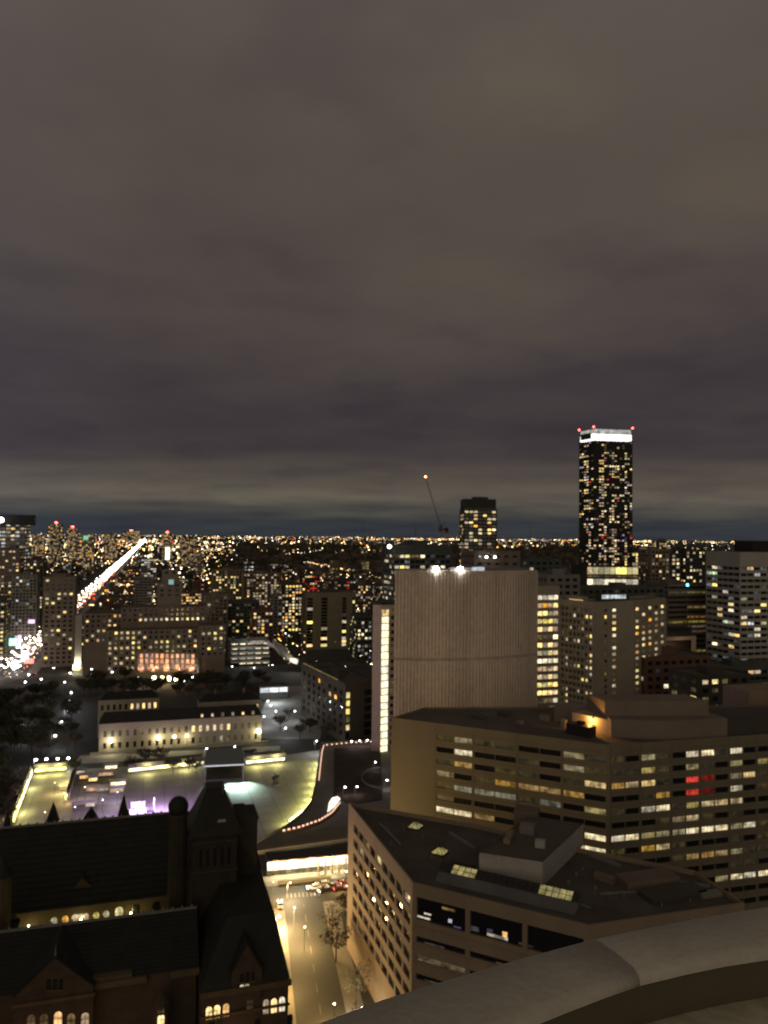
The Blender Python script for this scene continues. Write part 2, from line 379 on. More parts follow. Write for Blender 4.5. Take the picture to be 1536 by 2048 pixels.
# ================================================================== SETTING: ground, streets, square
bm = bmesh.new(); quad(bm, (-45000, -300, 0), (45000, -300, 0), (45000, 60000, 0), (-45000, 60000, 0)); structure('ground', bm, M['ground'])
def strip(name, p, q, w, z, m, n=1):
    p = Vector((*p[:2], z)); q = Vector((*q[:2], z)); d = (q - p).normalized(); s = Vector((d.y, -d.x, 0)) * (w / 2)
    bm = bmesh.new(); quad(bm, p - s, p + s, q + s, q - s) if (p + s - (p - s)).cross(q - p).z > 0 else quad(bm, p + s, p - s, q - s, q + s)
    return structure(name, bm, M[m])
AVD = Vector((-.302, 1.0, 0)).normalized()
def av(D, s=0.0): # a point of the avenue at distance D, s metres to its right
    return Vector((-480 - .302 * (D - 1209), D, 0)) + Vector((AVD.y, -AVD.x, 0)) * s
strip('avenue_pavement', av(600), av(9000), 46, .02, 'walk')
strip('avenue', av(600), av(9000), 30, .04, 'asphalt')
c2 = W(75, 1352, 0)
strip('west_street', c2 - U * 420, c2 + U * 330, 18, .06, 'asphalt')
c3 = W(640, 1782, 0)
strip('cross_street_pavement', c3 - U * 160, c3 + U * 60, 30, .02, 'walk')
strip('cross_street', c3 - U * 160, c3 + U * 60, 15, .05, 'asphalt')
s0, s1 = W(642, 2030, 0), W(606, 1800, 0); sd = (s1 - s0).normalized()
strip('side_street_pavement', s0 - sd * 90, s1 + sd * 8, 21, .03, 'walk')
strip('side_street', s0 - sd * 90, s1 + sd * 4, 12, .045, 'asphalt')
bm = bmesh.new()
sn = Vector((sd.y, -sd.x, 0))
for i in range(-8, 7):
    a = s0 + sd * (i * 9); b = a + sd * 4
    quad(bm, a - sn * .08 + Vector((0, 0, .05)), a + sn * .08 + Vector((0, 0, .05)), b + sn * .08 + Vector((0, 0, .05)), b - sn * .08 + Vector((0, 0, .05)))
for i in range(9):
    a = s1 + sd * 2.0 + sn * (-5 + i * 1.25) + Vector((0, 0, .055)); quad(bm, a, a + sn * .6, a + sn * .6 + sd * 3, a + sd * 3)
structure('street_marking', bm, M['white_line'])
# the square: a big paved floor
PL = [W(18, 1672, 0), W(500, 1702, 0), W(590, 1650, 0), W(628, 1605, 0), W(643, 1500, 0), W(560, 1512, 0), W(70, 1545, 0)]
bm = bmesh.new(); bm.faces.new([bm.verts.new((p.x, p.y, .07)) for p in PL]); structure('square_paving', bm, M['plaza'])
bm = bmesh.new()
a, b = W(20, 1672, 0), W(505, 1702, 0)
bm.faces.new([bm.verts.new((p.x, p.y, .075)) for p in (W(132, 1612, 0), W(252, 1606, 0), W(246, 1568, 0), W(140, 1574, 0))]); structure('ice_rink', bm, M['ice'])
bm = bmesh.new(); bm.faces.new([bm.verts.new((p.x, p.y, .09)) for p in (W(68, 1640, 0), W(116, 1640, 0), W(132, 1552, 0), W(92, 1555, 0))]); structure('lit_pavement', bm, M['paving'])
bm = bmesh.new(); o_ = W(300, 1600, 0)
for k in range(-12, 20):
    for dr, off_ in ((U, VV), (VV, U)):
        q = o_ + off_ * (k * 9.0 - 30); 
        for m in range(-14, 22):
            a = q + dr * (m * 9.0 - 40); b = a + dr * 9
            mid = (a + b) / 2
            ins = all((PL[i].x - PL[i - 1].x) * (mid.y - PL[i - 1].y) - (PL[i].y - PL[i - 1].y) * (mid.x - PL[i - 1].x) > 25 for i in range(len(PL)))
            if ins: n_ = off_ * .14; quad(bm, *(v + Vector((0, 0, .082)) for v in ((a - n_, b - n_, b + n_, a + n_) if dr is U else (a + n_, b + n_, b - n_, a - n_))))
structure('paving_joint', bm, M['plaza_joint'])
p = [W(545, 1372, 0), W(660, 1372, 0), W(640, 1478, 0), W(500, 1478, 0)]
bm = bmesh.new(); bm.faces.new([bm.verts.new((q.x, q.y, .05)) for q in p[::-1]]); structure('forecourt', bm, M['walk'])
p = [W(160, 1512, 0), W(560, 1492, 0), W(560, 1508, 0), W(150, 1528, 0)]
bm = bmesh.new(); bm.faces.new([bm.verts.new((q.x, q.y, .06)) for q in p]); structure('front_drive', bm, M['paving'])
# ================================================================== BALCONY LEDGE at the viewer's feet
ZL = H - 1.2
outer_px = [(330, 2190), (470, 2112), (600, 2048), (760, 1990), (900, 1948), (1040, 1908), (1180, 1871), (1300, 1846), (1420, 1824), (1536, 1805), (1680, 1786), (1830, 1772)]
inner_px = [(560, 2330), (700, 2210), (840, 2125), (1000, 2052), (1130, 2000), (1210, 1970), (1281, 1946), (1370, 1925), (1450, 1909), (1536, 1896), (1680, 1880), (1830, 1868)]
op = [W(x, y, ZL) for x, y in outer_px]; ip = [W(x, y, ZL) for x, y in inner_px]
led = thing('balcony_parapet', 'curved grey parapet ledge crossing the bottom right corner', 'parapet', (op[6].x, op[6].y, ZL))
def coping(i0, i1, gap0, gap1):
    bm = bmesh.new(); A = []; n = 0
    idx = list(range(i0, i1 + 1)); o_ = [op[i].copy() for i in idx]; n_ = [ip[i].copy() for i in idx]
    o_[0] += (o_[1] - o_[0]).normalized() * gap0; n_[0] += (n_[1] - n_[0]).normalized() * gap0
    o_[-1] += (o_[-2] - o_[-1]).normalized() * gap1; n_[-1] += (n_[-2] - n_[-1]).normalized() * gap1
    rows = []
    for o, q in zip(o_, n_):
        w = q - o; r = .008
        prof = [o + Vector((0, 0, -.16)), o + Vector((0, 0, -.03)), o + w * .03 + Vector((0, 0, -.010)), o + w * .12, o + w * .5 + Vector((0, 0, .006)), q - w * .12 + Vector((0, 0, .001)), q - w * .035 + Vector((0, 0, -.009)), q + Vector((0, 0, -.022)), q + Vector((0, 0, -.035))]
        rows.append([bm.verts.new(v) for v in prof])
    for a, b in zip(rows, rows[1:]):
        for k in range(len(a) - 1): bm.faces.new((a[k], a[k + 1], b[k + 1], b[k]))
    bm.faces.new(rows[0]); bm.faces.new(rows[-1][::-1])
    bmesh.ops.recalc_face_normals(bm, faces=bm.faces)
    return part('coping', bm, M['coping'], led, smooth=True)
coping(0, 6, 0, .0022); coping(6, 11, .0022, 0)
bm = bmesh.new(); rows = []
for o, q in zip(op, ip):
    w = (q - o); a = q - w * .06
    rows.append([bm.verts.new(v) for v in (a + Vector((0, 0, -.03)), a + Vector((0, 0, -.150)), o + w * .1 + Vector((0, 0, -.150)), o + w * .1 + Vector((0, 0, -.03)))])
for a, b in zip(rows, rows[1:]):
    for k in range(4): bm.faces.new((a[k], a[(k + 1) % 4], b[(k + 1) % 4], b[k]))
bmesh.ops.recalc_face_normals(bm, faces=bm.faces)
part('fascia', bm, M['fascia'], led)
bm = bmesh.new(); rows = []
for o, q in zip(op, ip):
    w = (q - o).normalized(); rows.append([bm.verts.new(o + w * .1 + Vector((0, 0, -.152))), bm.verts.new(o + w * .60 + Vector((0, 0, -.152))), bm.verts.new(o + w * .60 + Vector((0, 0, -.25))), bm.verts.new(o + w * .1 + Vector((0, 0, -.25)))])
for a, b in zip(rows, rows[1:]):
    for k in range(4): bm.faces.new((a[k], a[(k + 1) % 4], b[(k + 1) % 4], b[k]))
bmesh.ops.recalc_face_normals(bm, faces=bm.faces)
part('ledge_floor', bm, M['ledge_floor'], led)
# ================================================================== HOTEL in the foreground
ZH = 39.8
HP = [w2(697, 1605, ZH), w2(825, 1765, ZH), w2(1178, 1851, ZH), w2(1489, 1806, ZH), w2(1390, 1741, ZH), w2(1170, 1698, ZH), w2(950, 1648, ZH)]
hotel = thing('hotel', 'tan hotel with angled roof and recessed window bands just beyond the parapet', 'building', poly_c(HP)); HEROES.append((30, 182, 50))
def hotel_left(L):
    return even(L, 9, .84, 5.0, 1.0), [(z, z + 2.1) for z in (33.9, 30.0, 26.1, 22.2, 18.3, 14.4, 10.5)] [::-1]
def hotel_front(L):
    v = [(8 + i * 3.9, 9.3 + i * 3.9) for i in range(6)] + [(32.2, 37.0)]
    return even(L, 3, .915, .5, .5), v
cells = shell(hotel, HP, 0, ZH, M['hotel'], M['roof_dark'], {0: hotel_left, 1: hotel_front}, dep=.55, parapet=1.0)
lit_h = {(6, 2): 'd_yellow', (6, 4): 'n_yellow', (6, 8): 'w_warm', (5, 1): 'w_yellow', (0, 4): 'd_warm', (0, 6): 'd_yellow', (1, 5): 'd_warm', (0, 1): 'd_warm', (0, 8): 'd_yellow'}
def hotel_pick(e, r, c):
    if e == 0: return lit_h.get((r, c))
    return {(6, 0): None, (6, 1): None, (6, 2): None, (4, 0): 'd_warm', (3, 1): 'd_warm'}.get((r, c))
windows(hotel, cells, hotel_pick, single=True)
# terrace openings of the top floor: rail and lit bits behind the glass
b0, b1 = Vector((*HP[1], 0)), Vector((*HP[2], 0)); fu = (b1 - b0).normalized(); fn = Vector((fu.y, -fu.x, 0)); fang = math.atan2(fu.y, fu.x)
for (s, z, wd, hh, mk) in ((2.2, 32.6, 3.6, .35, 'w_white'), (3.4, 33.6, 1.6, .3, 'n_white'), (8.6, 33.2, .8, .7, 'w_cool'), (10.2, 32.5, 1.6, .25, 'd_violet'), (8.2, 35.6, 3.0, .5, 'd_warm'),
                           (19.0, 32.6, 4.4, .55, 'n_white'), (20.6, 33.2, 1.0, 1.0, 'w_amber'), (17.4, 33.3, 1.2, .7, 'd_violet'), (25.0, 32.5, 3.0, .4, 'd_white'), (14.0, 32.8, 2.0, .9, 'd_cool')):
    q = b0 + fu * s - fn * .44; bm = bmesh.new(); boxa(bm, (q.x, q.y, z), (wd, .06, hh), fang); part('lit_fitting', bm, M[mk], hotel)
for r in range(6):
    for s, mk in ((3 + 2 * (r % 2), 'd_white'), (15 + 3 * (r % 3), 'd_warm')):
        q = b0 + fu * s - fn * .44; bm = bmesh.new(); boxa(bm, (q.x, q.y, 8.05 + r * 3.9), (4.5, .06, .22), fang); part('lit_fitting', bm, M[mk], hotel)
# string course ledges on the front, proud of the wall
for i in range(6):
    bm = bmesh.new(); a = b0 + fu * .3 + fn * .12; b = b1 - fu * .3 + fn * .12; z = 11.2 + i * 3.9
    boxa(bm, ((a.x + b.x) / 2, (a.y + b.y) / 2, z), ((b - a).length, .24, .35), fang); part('ledge', bm, M['hotel'], hotel)
ZR = ZH - 1.0
def pyramid(px, py, half, hh):
    q = W(px, py, ZR); ang = fang
    bm = bmesh.new(); c, s = math.cos(ang), math.sin(ang)
    cor = [(q.x + x * c - y * s, q.y + x * s + y * c) for x, y in ((-half, -half), (half, -half), (half, half), (-half, half))]
    lo = [bm.verts.new((*p, ZR + .35)) for p in cor]; ap = bm.verts.new((q.x, q.y, ZR + .35 + hh))
    for i in range(4): bm.faces.new((lo[i], lo[(i + 1) % 4], ap))
    o = part('skylight', bm, M['skylight'], hotel)
    bm = bmesh.new(); prism(bm, [(q.x + (p[0] - q.x) * 1.12, q.y + (p[1] - q.y) * 1.12) for p in cor], ZR - .1, ZR + .34)
    apx = Vector((q.x, q.y, ZR + .38 + hh))
    for i in range(4):
        bar(bm, (*cor[i], ZR + .36), apx, .11, 4); m = Vector(((cor[i][0] + cor[(i + 1) % 4][0]) / 2, (cor[i][1] + cor[(i + 1) % 4][1]) / 2, ZR + .36)); bar(bm, m, apx, .07, 4)
    part('skylight_frame', bm, M['black'], o)
pyramid(830, 1655, 1.6, 1.3); pyramid(879, 1706, 1.6, 1.3)
# sloped glasshouse strip along the front of the roof
gs0, gs1 = W(868, 1764, ZR), W(1150, 1832, ZR); gd = (gs1 - gs0).normalized(); gn = Vector((-gd.y, gd.x, 0)); gl = (gs1 - gs0).length
def gp(s, t, z): q = gs0 + gd * s + gn * t; return (q.x, q.y, ZR + z)
bm = bmesh.new()
quad(bm, gp(0, 0, .1), gp(gl, 0, .1), gp(gl, 2.6, 1.3), gp(0, 2.6, 1.3)); quad(bm, gp(0, 2.6, 1.3), gp(gl, 2.6, 1.3), gp(gl, 2.6, 1.5), gp(0, 2.6, 1.5))
quad(bm, gp(0, 4.6, 2.7), gp(gl, 4.6, 2.7), gp(gl, 5.4, .1), gp(0, 5.4, .1))
for s in (0, gl): bm.faces.new([bm.verts.new(gp(s, *t)) for t in ((0, .1), (2.6, 1.3), (4.6, 2.7), (5.4, .1))])
part('sloped_roof', bm, M['roof_grey'], hotel)
npn = 22
for i in range(npn):
    a = gl * i / npn + .08; b = gl * (i + 1) / npn - .08; f = (i + .5) / npn
    for j in range(2):
        t0 = 2.62 + j * 1.0; t1 = t0 + .92; z0 = 1.52 + (t0 - 2.62) * .59; z1 = 1.52 + (t1 - 2.62) * .59
        bm = bmesh.new(); quad(bm, gp(a, t0, z0), gp(b, t0, z0), gp(b, t1, z1), gp(a, t1, z1))
        part('roof_pane', bm, M['skylight' if (.10 < f < .28) or (.74 < f < .97) else 'glass'], hotel)
bm = bmesh.new()
for i in range(npn + 1): bar(bm, gp(gl * i / npn, 2.6, 1.5), gp(gl * i / npn, 4.6, 2.74), .07, 4)
for t in (2.6, 3.6, 4.6): bar(bm, gp(0, t, 1.5 + (t - 2.6) * .6), gp(gl, t, 1.5 + (t - 2.6) * .6), .06, 4)
part('glazing_bar', bm, M['black'], hotel, kind='stuff')
# penthouse
q0, q1, q2 = W(959, 1753, ZR), W(1085, 1773, ZR), W(1167, 1690, ZR); q3 = q0 + q2 - q1
ph = bmesh.new(); prism(ph, [q0.xy, q1.xy, q2.xy, q3.xy], ZR - .05, ZR + 5.2, cap=False); part('penthouse', ph, M['white'], hotel)
ph = bmesh.new(); ii = inset([q0, q1, q2, q3], .35); ph.faces.new([ph.verts.new((p.x, p.y, ZR + 4.9)) for p in ii])
for i in range(4):
    a, b = [q0, q1, q2, q3][i], [q0, q1, q2, q3][(i + 1) % 4]; c, d = ii[(i + 1) % 4], ii[i]
    quad(ph, (a.x, a.y, ZR + 5.2), (b.x, b.y, ZR + 5.2), (c.x, c.y, ZR + 5.2), (d.x, d.y, ZR + 5.2)); quad(ph, (d.x, d.y, ZR + 5.2), (c.x, c.y, ZR + 5.2), (c.x, c.y, ZR + 4.9), (d.x, d.y, ZR + 4.9))
part('penthouse_roof', ph, M['roof_mid'], hotel)
e1 = (q1 - q0).normalized(); e2 = (q2 - q1).normalized(); pa = math.atan2(e1.y, e1.x)
c = q0 + e1 * 2.5 - e2 * .16; bm = bmesh.new(); boxa(bm, (c.x, c.y, ZR), (5.0, .3, 5.0), pa); part('pale_panel', bm, M['white'], hotel)
c = q0 + e1 * 10 + e2 * 9; bm = bmesh.new(); boxa(bm, (c.x, c.y, ZR + 4.9), (2.2, 1.6, 1.6), pa); part('roof_unit', bm, M['white'], hotel)
c = q0 + e1 * 4 + e2 * 17; bm = bmesh.new(); boxa(bm, (c.x, c.y, ZR + 4.9), (3.4, 3, 1.9), pa); part('roof_unit', bm, M['grey'], hotel)
c = q0 + e1 * 2 + e2 * 11; bm = bmesh.new(); boxa(bm, (c.x, c.y, ZR + 4.9), (1.5, 6, 1.2), pa); part('roof_unit', bm, M['hotel'], hotel)
c = q3 + e2 * 5 - e1 * 2; bm = bmesh.new(); boxa(bm, (c.x, c.y, ZR), (6, 5, 5.4), pa); part('roof_unit', bm, M['brown'], hotel)
for (x0, y0, x1, y1, hh, mk) in ((1242, 1772, 1345, 1758, 1.6, 'brown'), (1290, 1800, 1400, 1782, 1.0, 'dark')):
    a, b = W(x0, y0, ZR), W(x1, y1, ZR); c = (a + b) / 2; bm = bmesh.new(); boxa(bm, (c.x, c.y, ZR), ((b - a).length, 5, hh), math.atan2(b.y - a.y, b.x - a.x)); part('roof_unit', bm, M[mk], hotel)
for i in range(8):
    q = W(R.uniform(750, 930), R.uniform(1650, 1720), ZR)
    bm = bmesh.new(); bar(bm, q, q + Vector((0, 0, R.uniform(.5, 1.1))), R.uniform(.12, .3), 6); part('vent', bm, M['steel'], hotel)
for (x0, y0, x1, y1, w_, h_, mk) in ((760, 1650, 800, 1690, .5, .45, 'steel'), (900, 1668, 950, 1700, .7, .6, 'grey'), (1180, 1712, 1240, 1735, .8, .7, 'grey'), (1200, 1790, 1320, 1782, .4, .4, 'steel'), (1110, 1790, 1180, 1818, .4, .35, 'steel'), (1350, 1765, 1420, 1775, .6, .5, 'grey'), (905, 1728, 948, 1738, 1.2, .9, 'dark'), (1190, 1755, 1230, 1768, 1.8, 1.3, 'brown'), (1400, 1795, 1440, 1790, 1.6, 1.0, 'grey')):
    a, b = W(x0, y0, ZR), W(x1, y1, ZR); c = (a + b) / 2; bm = bmesh.new(); boxa(bm, (c.x, c.y, ZR), ((b - a).length, w_, h_), math.atan2(b.y - a.y, b.x - a.x)); part('duct', bm, M[mk], hotel)
for i in range(16):
    q = W(R.uniform(1110, 1440), R.uniform(1730, 1815), ZR); bm = bmesh.new(); bar(bm, q, q + Vector((0, 0, R.uniform(.4, 1.0))), R.uniform(.12, .35), 6); part('vent', bm, M['steel'], hotel)
# ================================================================== OFFICE BLOCK with ribbon windows
ZO = 53.7
o0, o1 = W(783, 1435, ZO), W(1218, 1490, ZO); r1 = W(1536, 1468, ZO); rd = (r1 - o1).normalized(); o2 = o1 + rd * 96
back = Vector((-rd.y, rd.x, 0)); 
OP = [o0.xy, o1.xy, o2.xy, (o2 + back * 34).xy, (o1 + back * 52).xy, (o0 + Vector((12, 16, 0))).xy]
office = thing('office_block', 'long tan office block with ribbon windows in front of the curved tower', 'building', poly_c(OP)); HEROES += [(40, 260, 50), (110, 250, 50)]
def colx(px, a, b):
    k = kx(px, 1550); d = b - a; return (k * a.y - a.x) / (d.x - k * d.y) * d.length
ol = (o1 - o0).length
def bays(edges, L):
    out = []
    for a, b in zip(edges, edges[1:]):
        m = (a + b) / 2; out += [(a + .42, m - .1), (m + .1, b - .42)]
    return out
OR = [ZO - 4.4 - i * 3.82 for i in range(13)]
VS = [(z - .95, z + .78) for z in OR][::-1]
left_e = [colx(x, o0, o1) for x in (870, 946, 1034, 1124)] + [ol - .5]
right_e = [.5] + [colx(x, o1, r1) for x in (1281, 1343, 1401, 1459, 1514)]
while right_e[-1] + 9 < 95: right_e.append(right_e[-1] + 8.9)
cells = shell(office, OP, 0, ZO, M['tan_stone'], M['roof_mid'], {0: lambda L: (bays(left_e, L), VS), 1: lambda L: (bays(right_e, L), VS)}, dep=.5, parapet=.7)
NR = len(VS)
LEFT = ["dw|dd|..|wd", ".W|..|d.|wd", "da|.d|d.|dA", "a.|da|aa|a.", "dg|gg|dg|.w", "d.|..|..|..", "WW|a.|..|.W", "..|..|d.|WW", "..|d.|..|..", "..|..|..|..", "WW|dd|WW|WW"]
RIGHT = ["d.|wd|.W|Wd|W.|.d|w.", "dd|wd|.w|d.|w.|wd|..", "aA|Ad|.R|r.|wA|dd|.w", "..|da|.R|r.|W.|d.|..", "d.|WW|dw|AA|A.|..|dd", "..|.d|aA|d.|d.|..|..", "WW|ww|wW|WW|wW|dw|WW", "d.|aA|d.|..|d.|da|..", "..|..|da|aa|wd|dA|..", "..|..|..|..|dd|..|..", "..|..|.w|.w|WW|WW|WW"]
KEY = {'d': 'o_dim', 'w': 'o_yellow', 'W': 'o_white', 'a': 'o_amber', 'A': 'o_warm', 'g': 'o_grey', 'R': 'w_red', 'r': 'o_red', '.': None}
for k, c, st in (('dim', (1, .78, .32), .10), ('yellow', (1, .80, .32), .75), ('white', (1, .84, .52), 2.2), ('amber', (1, .60, .18), .8), ('warm', (1, .72, .32), 1.7), ('grey', (1, .95, .66), .42), ('red', (1, .05, .04), .35)):
    M['o_' + k] = lit('office window ' + k, c, st, spread=.35, detail=.75, tex=.5, ceil=True, sat=(.75, 1.15) if k != 'red' else (1, 1))
def office_pick(e, r, c):
    row = NR - 1 - r; t = LEFT if e == 0 else RIGHT
    if row >= len(t): return None
    b = t[row].replace('|', '')
    return KEY[b[c]] if c < len(b) else R.choice([None, None, 'd_warm', 'n_yellow'])
windows(office, cells, office_pick, single=True, cap=300)
bm = bmesh.new()
for (e, r, c, q, w, h, ang) in cells:
    for k in range(1, 4):
        s = (k / 4 - .5) * w; boxa(bm, (q[0] + math.cos(ang) * s + math.sin(ang) * .05, q[1] + math.sin(ang) * s - math.cos(ang) * .05, q[2]), (.07, .06, h), ang)
part('mullion', bm, M['black'], office, kind='stuff')
M['joint'] = surf('dark sealant joint', (.07, .06, .045), .9, .3)
bm = bmesh.new()
for p_, d_, edges in ((o0, (o1 - o0).normalized(), left_e), (o1, rd, right_e)):
    nn_ = Vector((d_.y, -d_.x, 0)); an_ = math.atan2(d_.y, d_.x)
    for e_ in edges:
        q = p_ + d_ * e_ + nn_ * .005; boxa(bm, (q.x, q.y, 0), (.10, .05, ZO - .05), an_)
    for z_ in OR:
        for a_, b_ in ((edges[0], edges[-1]),):
            q = p_ + d_ * ((a_ + b_) / 2) + nn_ * .005; boxa(bm, (q.x, q.y, z_ + 1.9), (b_ - a_, .05, .07), an_)
part('panel_joint', bm, M['joint'], office, kind='stuff')
# roof storey, plant and the amber lit wall
ZQ = ZO - .7
def wallbox(name, pts, z0, z1, m, parent):
    bm = bmesh.new(); prism(bm, [p.xy for p in pts], z0, z1); return part(name, bm, M[m], parent)
a0, a1, a2 = W(1146, 1462, ZQ), W(1215, 1476, ZQ), W(1340, 1480, ZQ)
h1 = 6.8
setb = [W(1222, 1475, ZQ), W(1330, 1480, ZQ), W(1455, 1473, ZQ)]
far = back * 16
wallbox('upper_storey', [setb[0], setb[1], setb[2], setb[2] + far, setb[0] + far + rd * 1], ZQ, ZQ + 5.6, 'taupe', office)
wallbox('upper_storey', [setb[2] + rd * .1, setb[2] + rd * 40, setb[2] + rd * 40 + far, setb[2] + far], ZQ, ZQ + 4.4, 'dark', office)
u0, u1 = W(1144, 1456, ZQ), W(1219, 1473, ZQ)
ud = (u1 - u0).normalized(); un = Vector((-ud.y, ud.x, 0))
aw = wallbox('amber_lit_wall', [u0, u1, u1 + un * 9, u0 + un * 9], ZQ, ZQ + 5.0, 'cream', office)
wallbox('upper_storey', [u0 - ud * 9 + un * 3, u0 - ud * .05 + un * 3, u0 - ud * .05 + un * 12, u0 - ud * 9 + un * 12], ZQ, ZQ + 5.4, 'taupe', office)
w0, w1 = W(1220, 1440, ZQ + 5), W(1430, 1440, ZQ + 5)
wallbox('plant_room', [w0 + back * 3, w1 + back * 3, w1 + back * 14, w0 + back * 14], ZQ + 3, ZQ + 10.2, 'taupe', office)
wc = (u0 + u1) / 2 - un * 5.2; bm = bmesh.new(); boxa(bm, (wc.x, wc.y, ZQ), (8.2, 4.0, 3.3), math.atan2(ud.y, ud.x)); boxa(bm, (wc.x, wc.y, ZQ + 3.3), (2, 1.4, .9), math.atan2(ud.y, ud.x)); part('cooling_unit', bm, M['black'], office)
lp = u0 + ud * 7.6 - un * .5 + Vector((0, 0, 4.2)); bm = bmesh.new(); boxa(bm, (lp.x, lp.y, lp.z), (.7, .3, .25), math.atan2(ud.y, ud.x)); wl = part('wall_lamp', bm, M['lamp_orange'], office)
light('POINT', lp - un * .9 + Vector((0, 0, -.3)), 2600, (1, .44, .09), office, .2)
for (x, y, s, hh, mk) in ((1090, 1440, 2.2, 1.6, 'grey'), (1010, 1432, 3, 1.4, 'dark'), (1040, 1448, 1.4, 1.2, 'grey'), (1128, 1455, 1.2, 2.6, 'cream'), (1480, 1455, 3, 2.4, 'dark'), (960, 1436, 3.4, 1.2, 'green')):
    q = W(x, y, ZQ); bm = bmesh.new(); boxa(bm, (q.x, q.y, ZQ), (s * 1.4, s, hh), math.atan2(ud.y, ud.x)); part('roof_unit', bm, M[mk], office)
q = W(1092, 1437, ZQ + .5); bm = bmesh.new(); ball(bm, q, .55); part('blue_beacon', bm, lamp_mat('lamp blue', (.12, .2, 1), 3), office)
# pale box at the right edge behind the office roof
bx = front(1497, 1640, 290, 14, math.atan2(rd.y, rd.x), 1400)
pb = thing('stair_tower', 'plain pale tan box rising behind the office roof at right edge', 'building', poly_c(bx)); bm = bmesh.new(); prism(bm, bx, 0, zy(1500, 1383, 291)); part('wall', bm, M['hotel'], pb)
# ================================================================== CURVED TOWERS
def arc_pts(p, q, sag, n):
    p = Vector(p); q = Vector(q); ch = (q - p).length; r = (ch * ch / 4 + sag * sag) / (2 * sag); d = (q - p) / ch; nn = Vector((d.y, -d.x))
    c = (p + q) / 2 - nn * (r - sag); a0 = math.atan2(*(p - c).yx); a1 = math.atan2(*(q - c).yx)
    if a1 < a0: a1 += 2 * math.pi
    return [c + Vector((math.cos(a0 + (a1 - a0) * i / n), math.sin(a0 + (a1 - a0) * i / n))) * r for i in range(n + 1)], c
ta, tb = V(790, 1140, 322), V(1075, 1138, 336)
ZT = 100.0
AP, AC = arc_pts(ta.xy, tb.xy, 7.0, 46)
tower = thing('curved_tower', 'tall curved windowless concrete tower with two white floodlights on top', 'building', (37, 335, 0)); HEROES.append((37, 335, 48))
def offs(p, d): v = (AC - p).normalized(); return p + v * d
inner = [offs(p, 13) for p in AP]
ZB = 63.6
bm = bmesh.new()
prism(bm, AP + inner[::-1], 0, ZB - .75); prism(bm, [offs(p, .7) for p in AP] + inner[::-1], ZB - .75, ZB + .35, cap=False, bottom=False); prism(bm, AP + inner[::-1], ZB + .35, ZT)
part('wall', bm, M['tower_conc'], tower)
bm = bmesh.new()
for i in range(46):
    for f in (.5,):
        p = AP[i].lerp(AP[i + 1], f); t = (AP[i + 1] - AP[i]).normalized(); ang = math.atan2(t.y, t.x)
        for z0, z1 in ((.0, ZB - .9), (ZB + .5, ZT - .3)): boxa(bm, (p.x, p.y, z0), (.85, 1.1, z1 - z0), ang)
part('rib', bm, M['tower_conc'], tower, kind='stuff')
bm = bmesh.new()
for a, b in zip(AP[4:], AP[5:]):
    for z in (ZT + .5, ZT + 1.0): bar(bm, (*offs(a, 1), z), (*offs(b, 1), z), .06, 4)
    bar(bm, (*offs(a, 1), ZT), (*offs(a, 1), ZT + 1.0), .06, 4)
part('roof_rail', bm, M['steel'], tower)
bm = bmesh.new(); pts = AP[16:44]; prism(bm, [offs(p, 2.2) for p in pts] + [offs(p, 4.2) for p in pts][::-1], ZT, ZT + 1.1); part('roof_plinth', bm, M['grey'], tower)
bm = bmesh.new(); pts = AP[23:28]; prism(bm, [offs(p, 1.5) for p in pts] + [offs(p, 2.1) for p in pts][::-1], ZT, ZT + 1.5); part('lit_panel', bm, M['n_cool'], tower)
for x in (872, 919):
    i = min(range(47), key=lambda j: abs(kx(x) - AP[j].x / AP[j].y)); p = AP[i]; v = (p - AC).normalized()
    bm = bmesh.new(); ball(bm, (p.x + v.x * .3, p.y + v.y * .3, ZT + .85), 1.15, 2, (1, 1, .8)); fl = part('floodlight', bm, M['flood'], tower)
    bm = bmesh.new(); bar(bm, (p.x - v.x * .7, p.y - v.y * .7, ZT), (p.x - v.x * .5, p.y - v.y * .5, ZT + .8), .12, 5); part('bracket', bm, M['black'], tower)
    light('POINT', (p.x + v.x * 1.6, p.y + v.y * 1.6, ZT - .4), 240, (1, .97, .9), tower, .3)
bm = bmesh.new(); p = offs(AP[30], 3); bar(bm, (p.x, p.y, ZT), (p.x, p.y, ZT + 12), .12, 5); part('mast', bm, M['steel'], tower)
# the lower second tower: narrow end with the lit stair
e0, e1_, e2_ = V(746, 1207, 390), V(763.5, 1207, 388.5), V(778.5, 1207, 391)
ZW = 79.6
wt = thing('narrow_tower', 'narrow concrete tower end with one lit column of stair windows', 'building', (e0.x, e0.y, 0)); HEROES.append((20, 410, 35))
e3, e4, e5 = Vector((14, 398)), Vector((60, 425)), Vector((-2, 406))
poly = [e0.xy, e1_.xy, e2_.xy, e3, e4, e5]
nst = 21; st = (ZW - 4.0) / nst
cells = shell(wt, poly, 0, ZW, M['tower_conc'], M['roof_dark'], {1: lambda L: ([(.15, L - .12)], [(1.5 + i * st + .45, 1.5 + (i + 1) * st) for i in range(nst)]), 2: grid_spec(3, 3.6, 0, ZW, .7, .5)}, dep=.35, parapet=.4)
M['w_stair'] = M['stair']
windows(wt, cells, lambda e, r, c: ('w_stair' if e == 1 and r < nst - 1 else ('n_warm' if e == 1 else (R.choice(['d_warm', None, None])))), single=True, cap=120)
bm = bmesh.new(); inn = inset(poly, -.7); prism(bm, inn, ZW + .05, ZW + 1.1); part('roof_slab', bm, M['black'], wt)
bm = bmesh.new()
d01 = (e1_ - e0); 
for f in (.15, .4, .65, .9):
    p = e0 + d01 * f; boxa(bm, (p.x, p.y, 0), (.35, .5, ZW - .3), math.atan2(d01.y, d01.x))
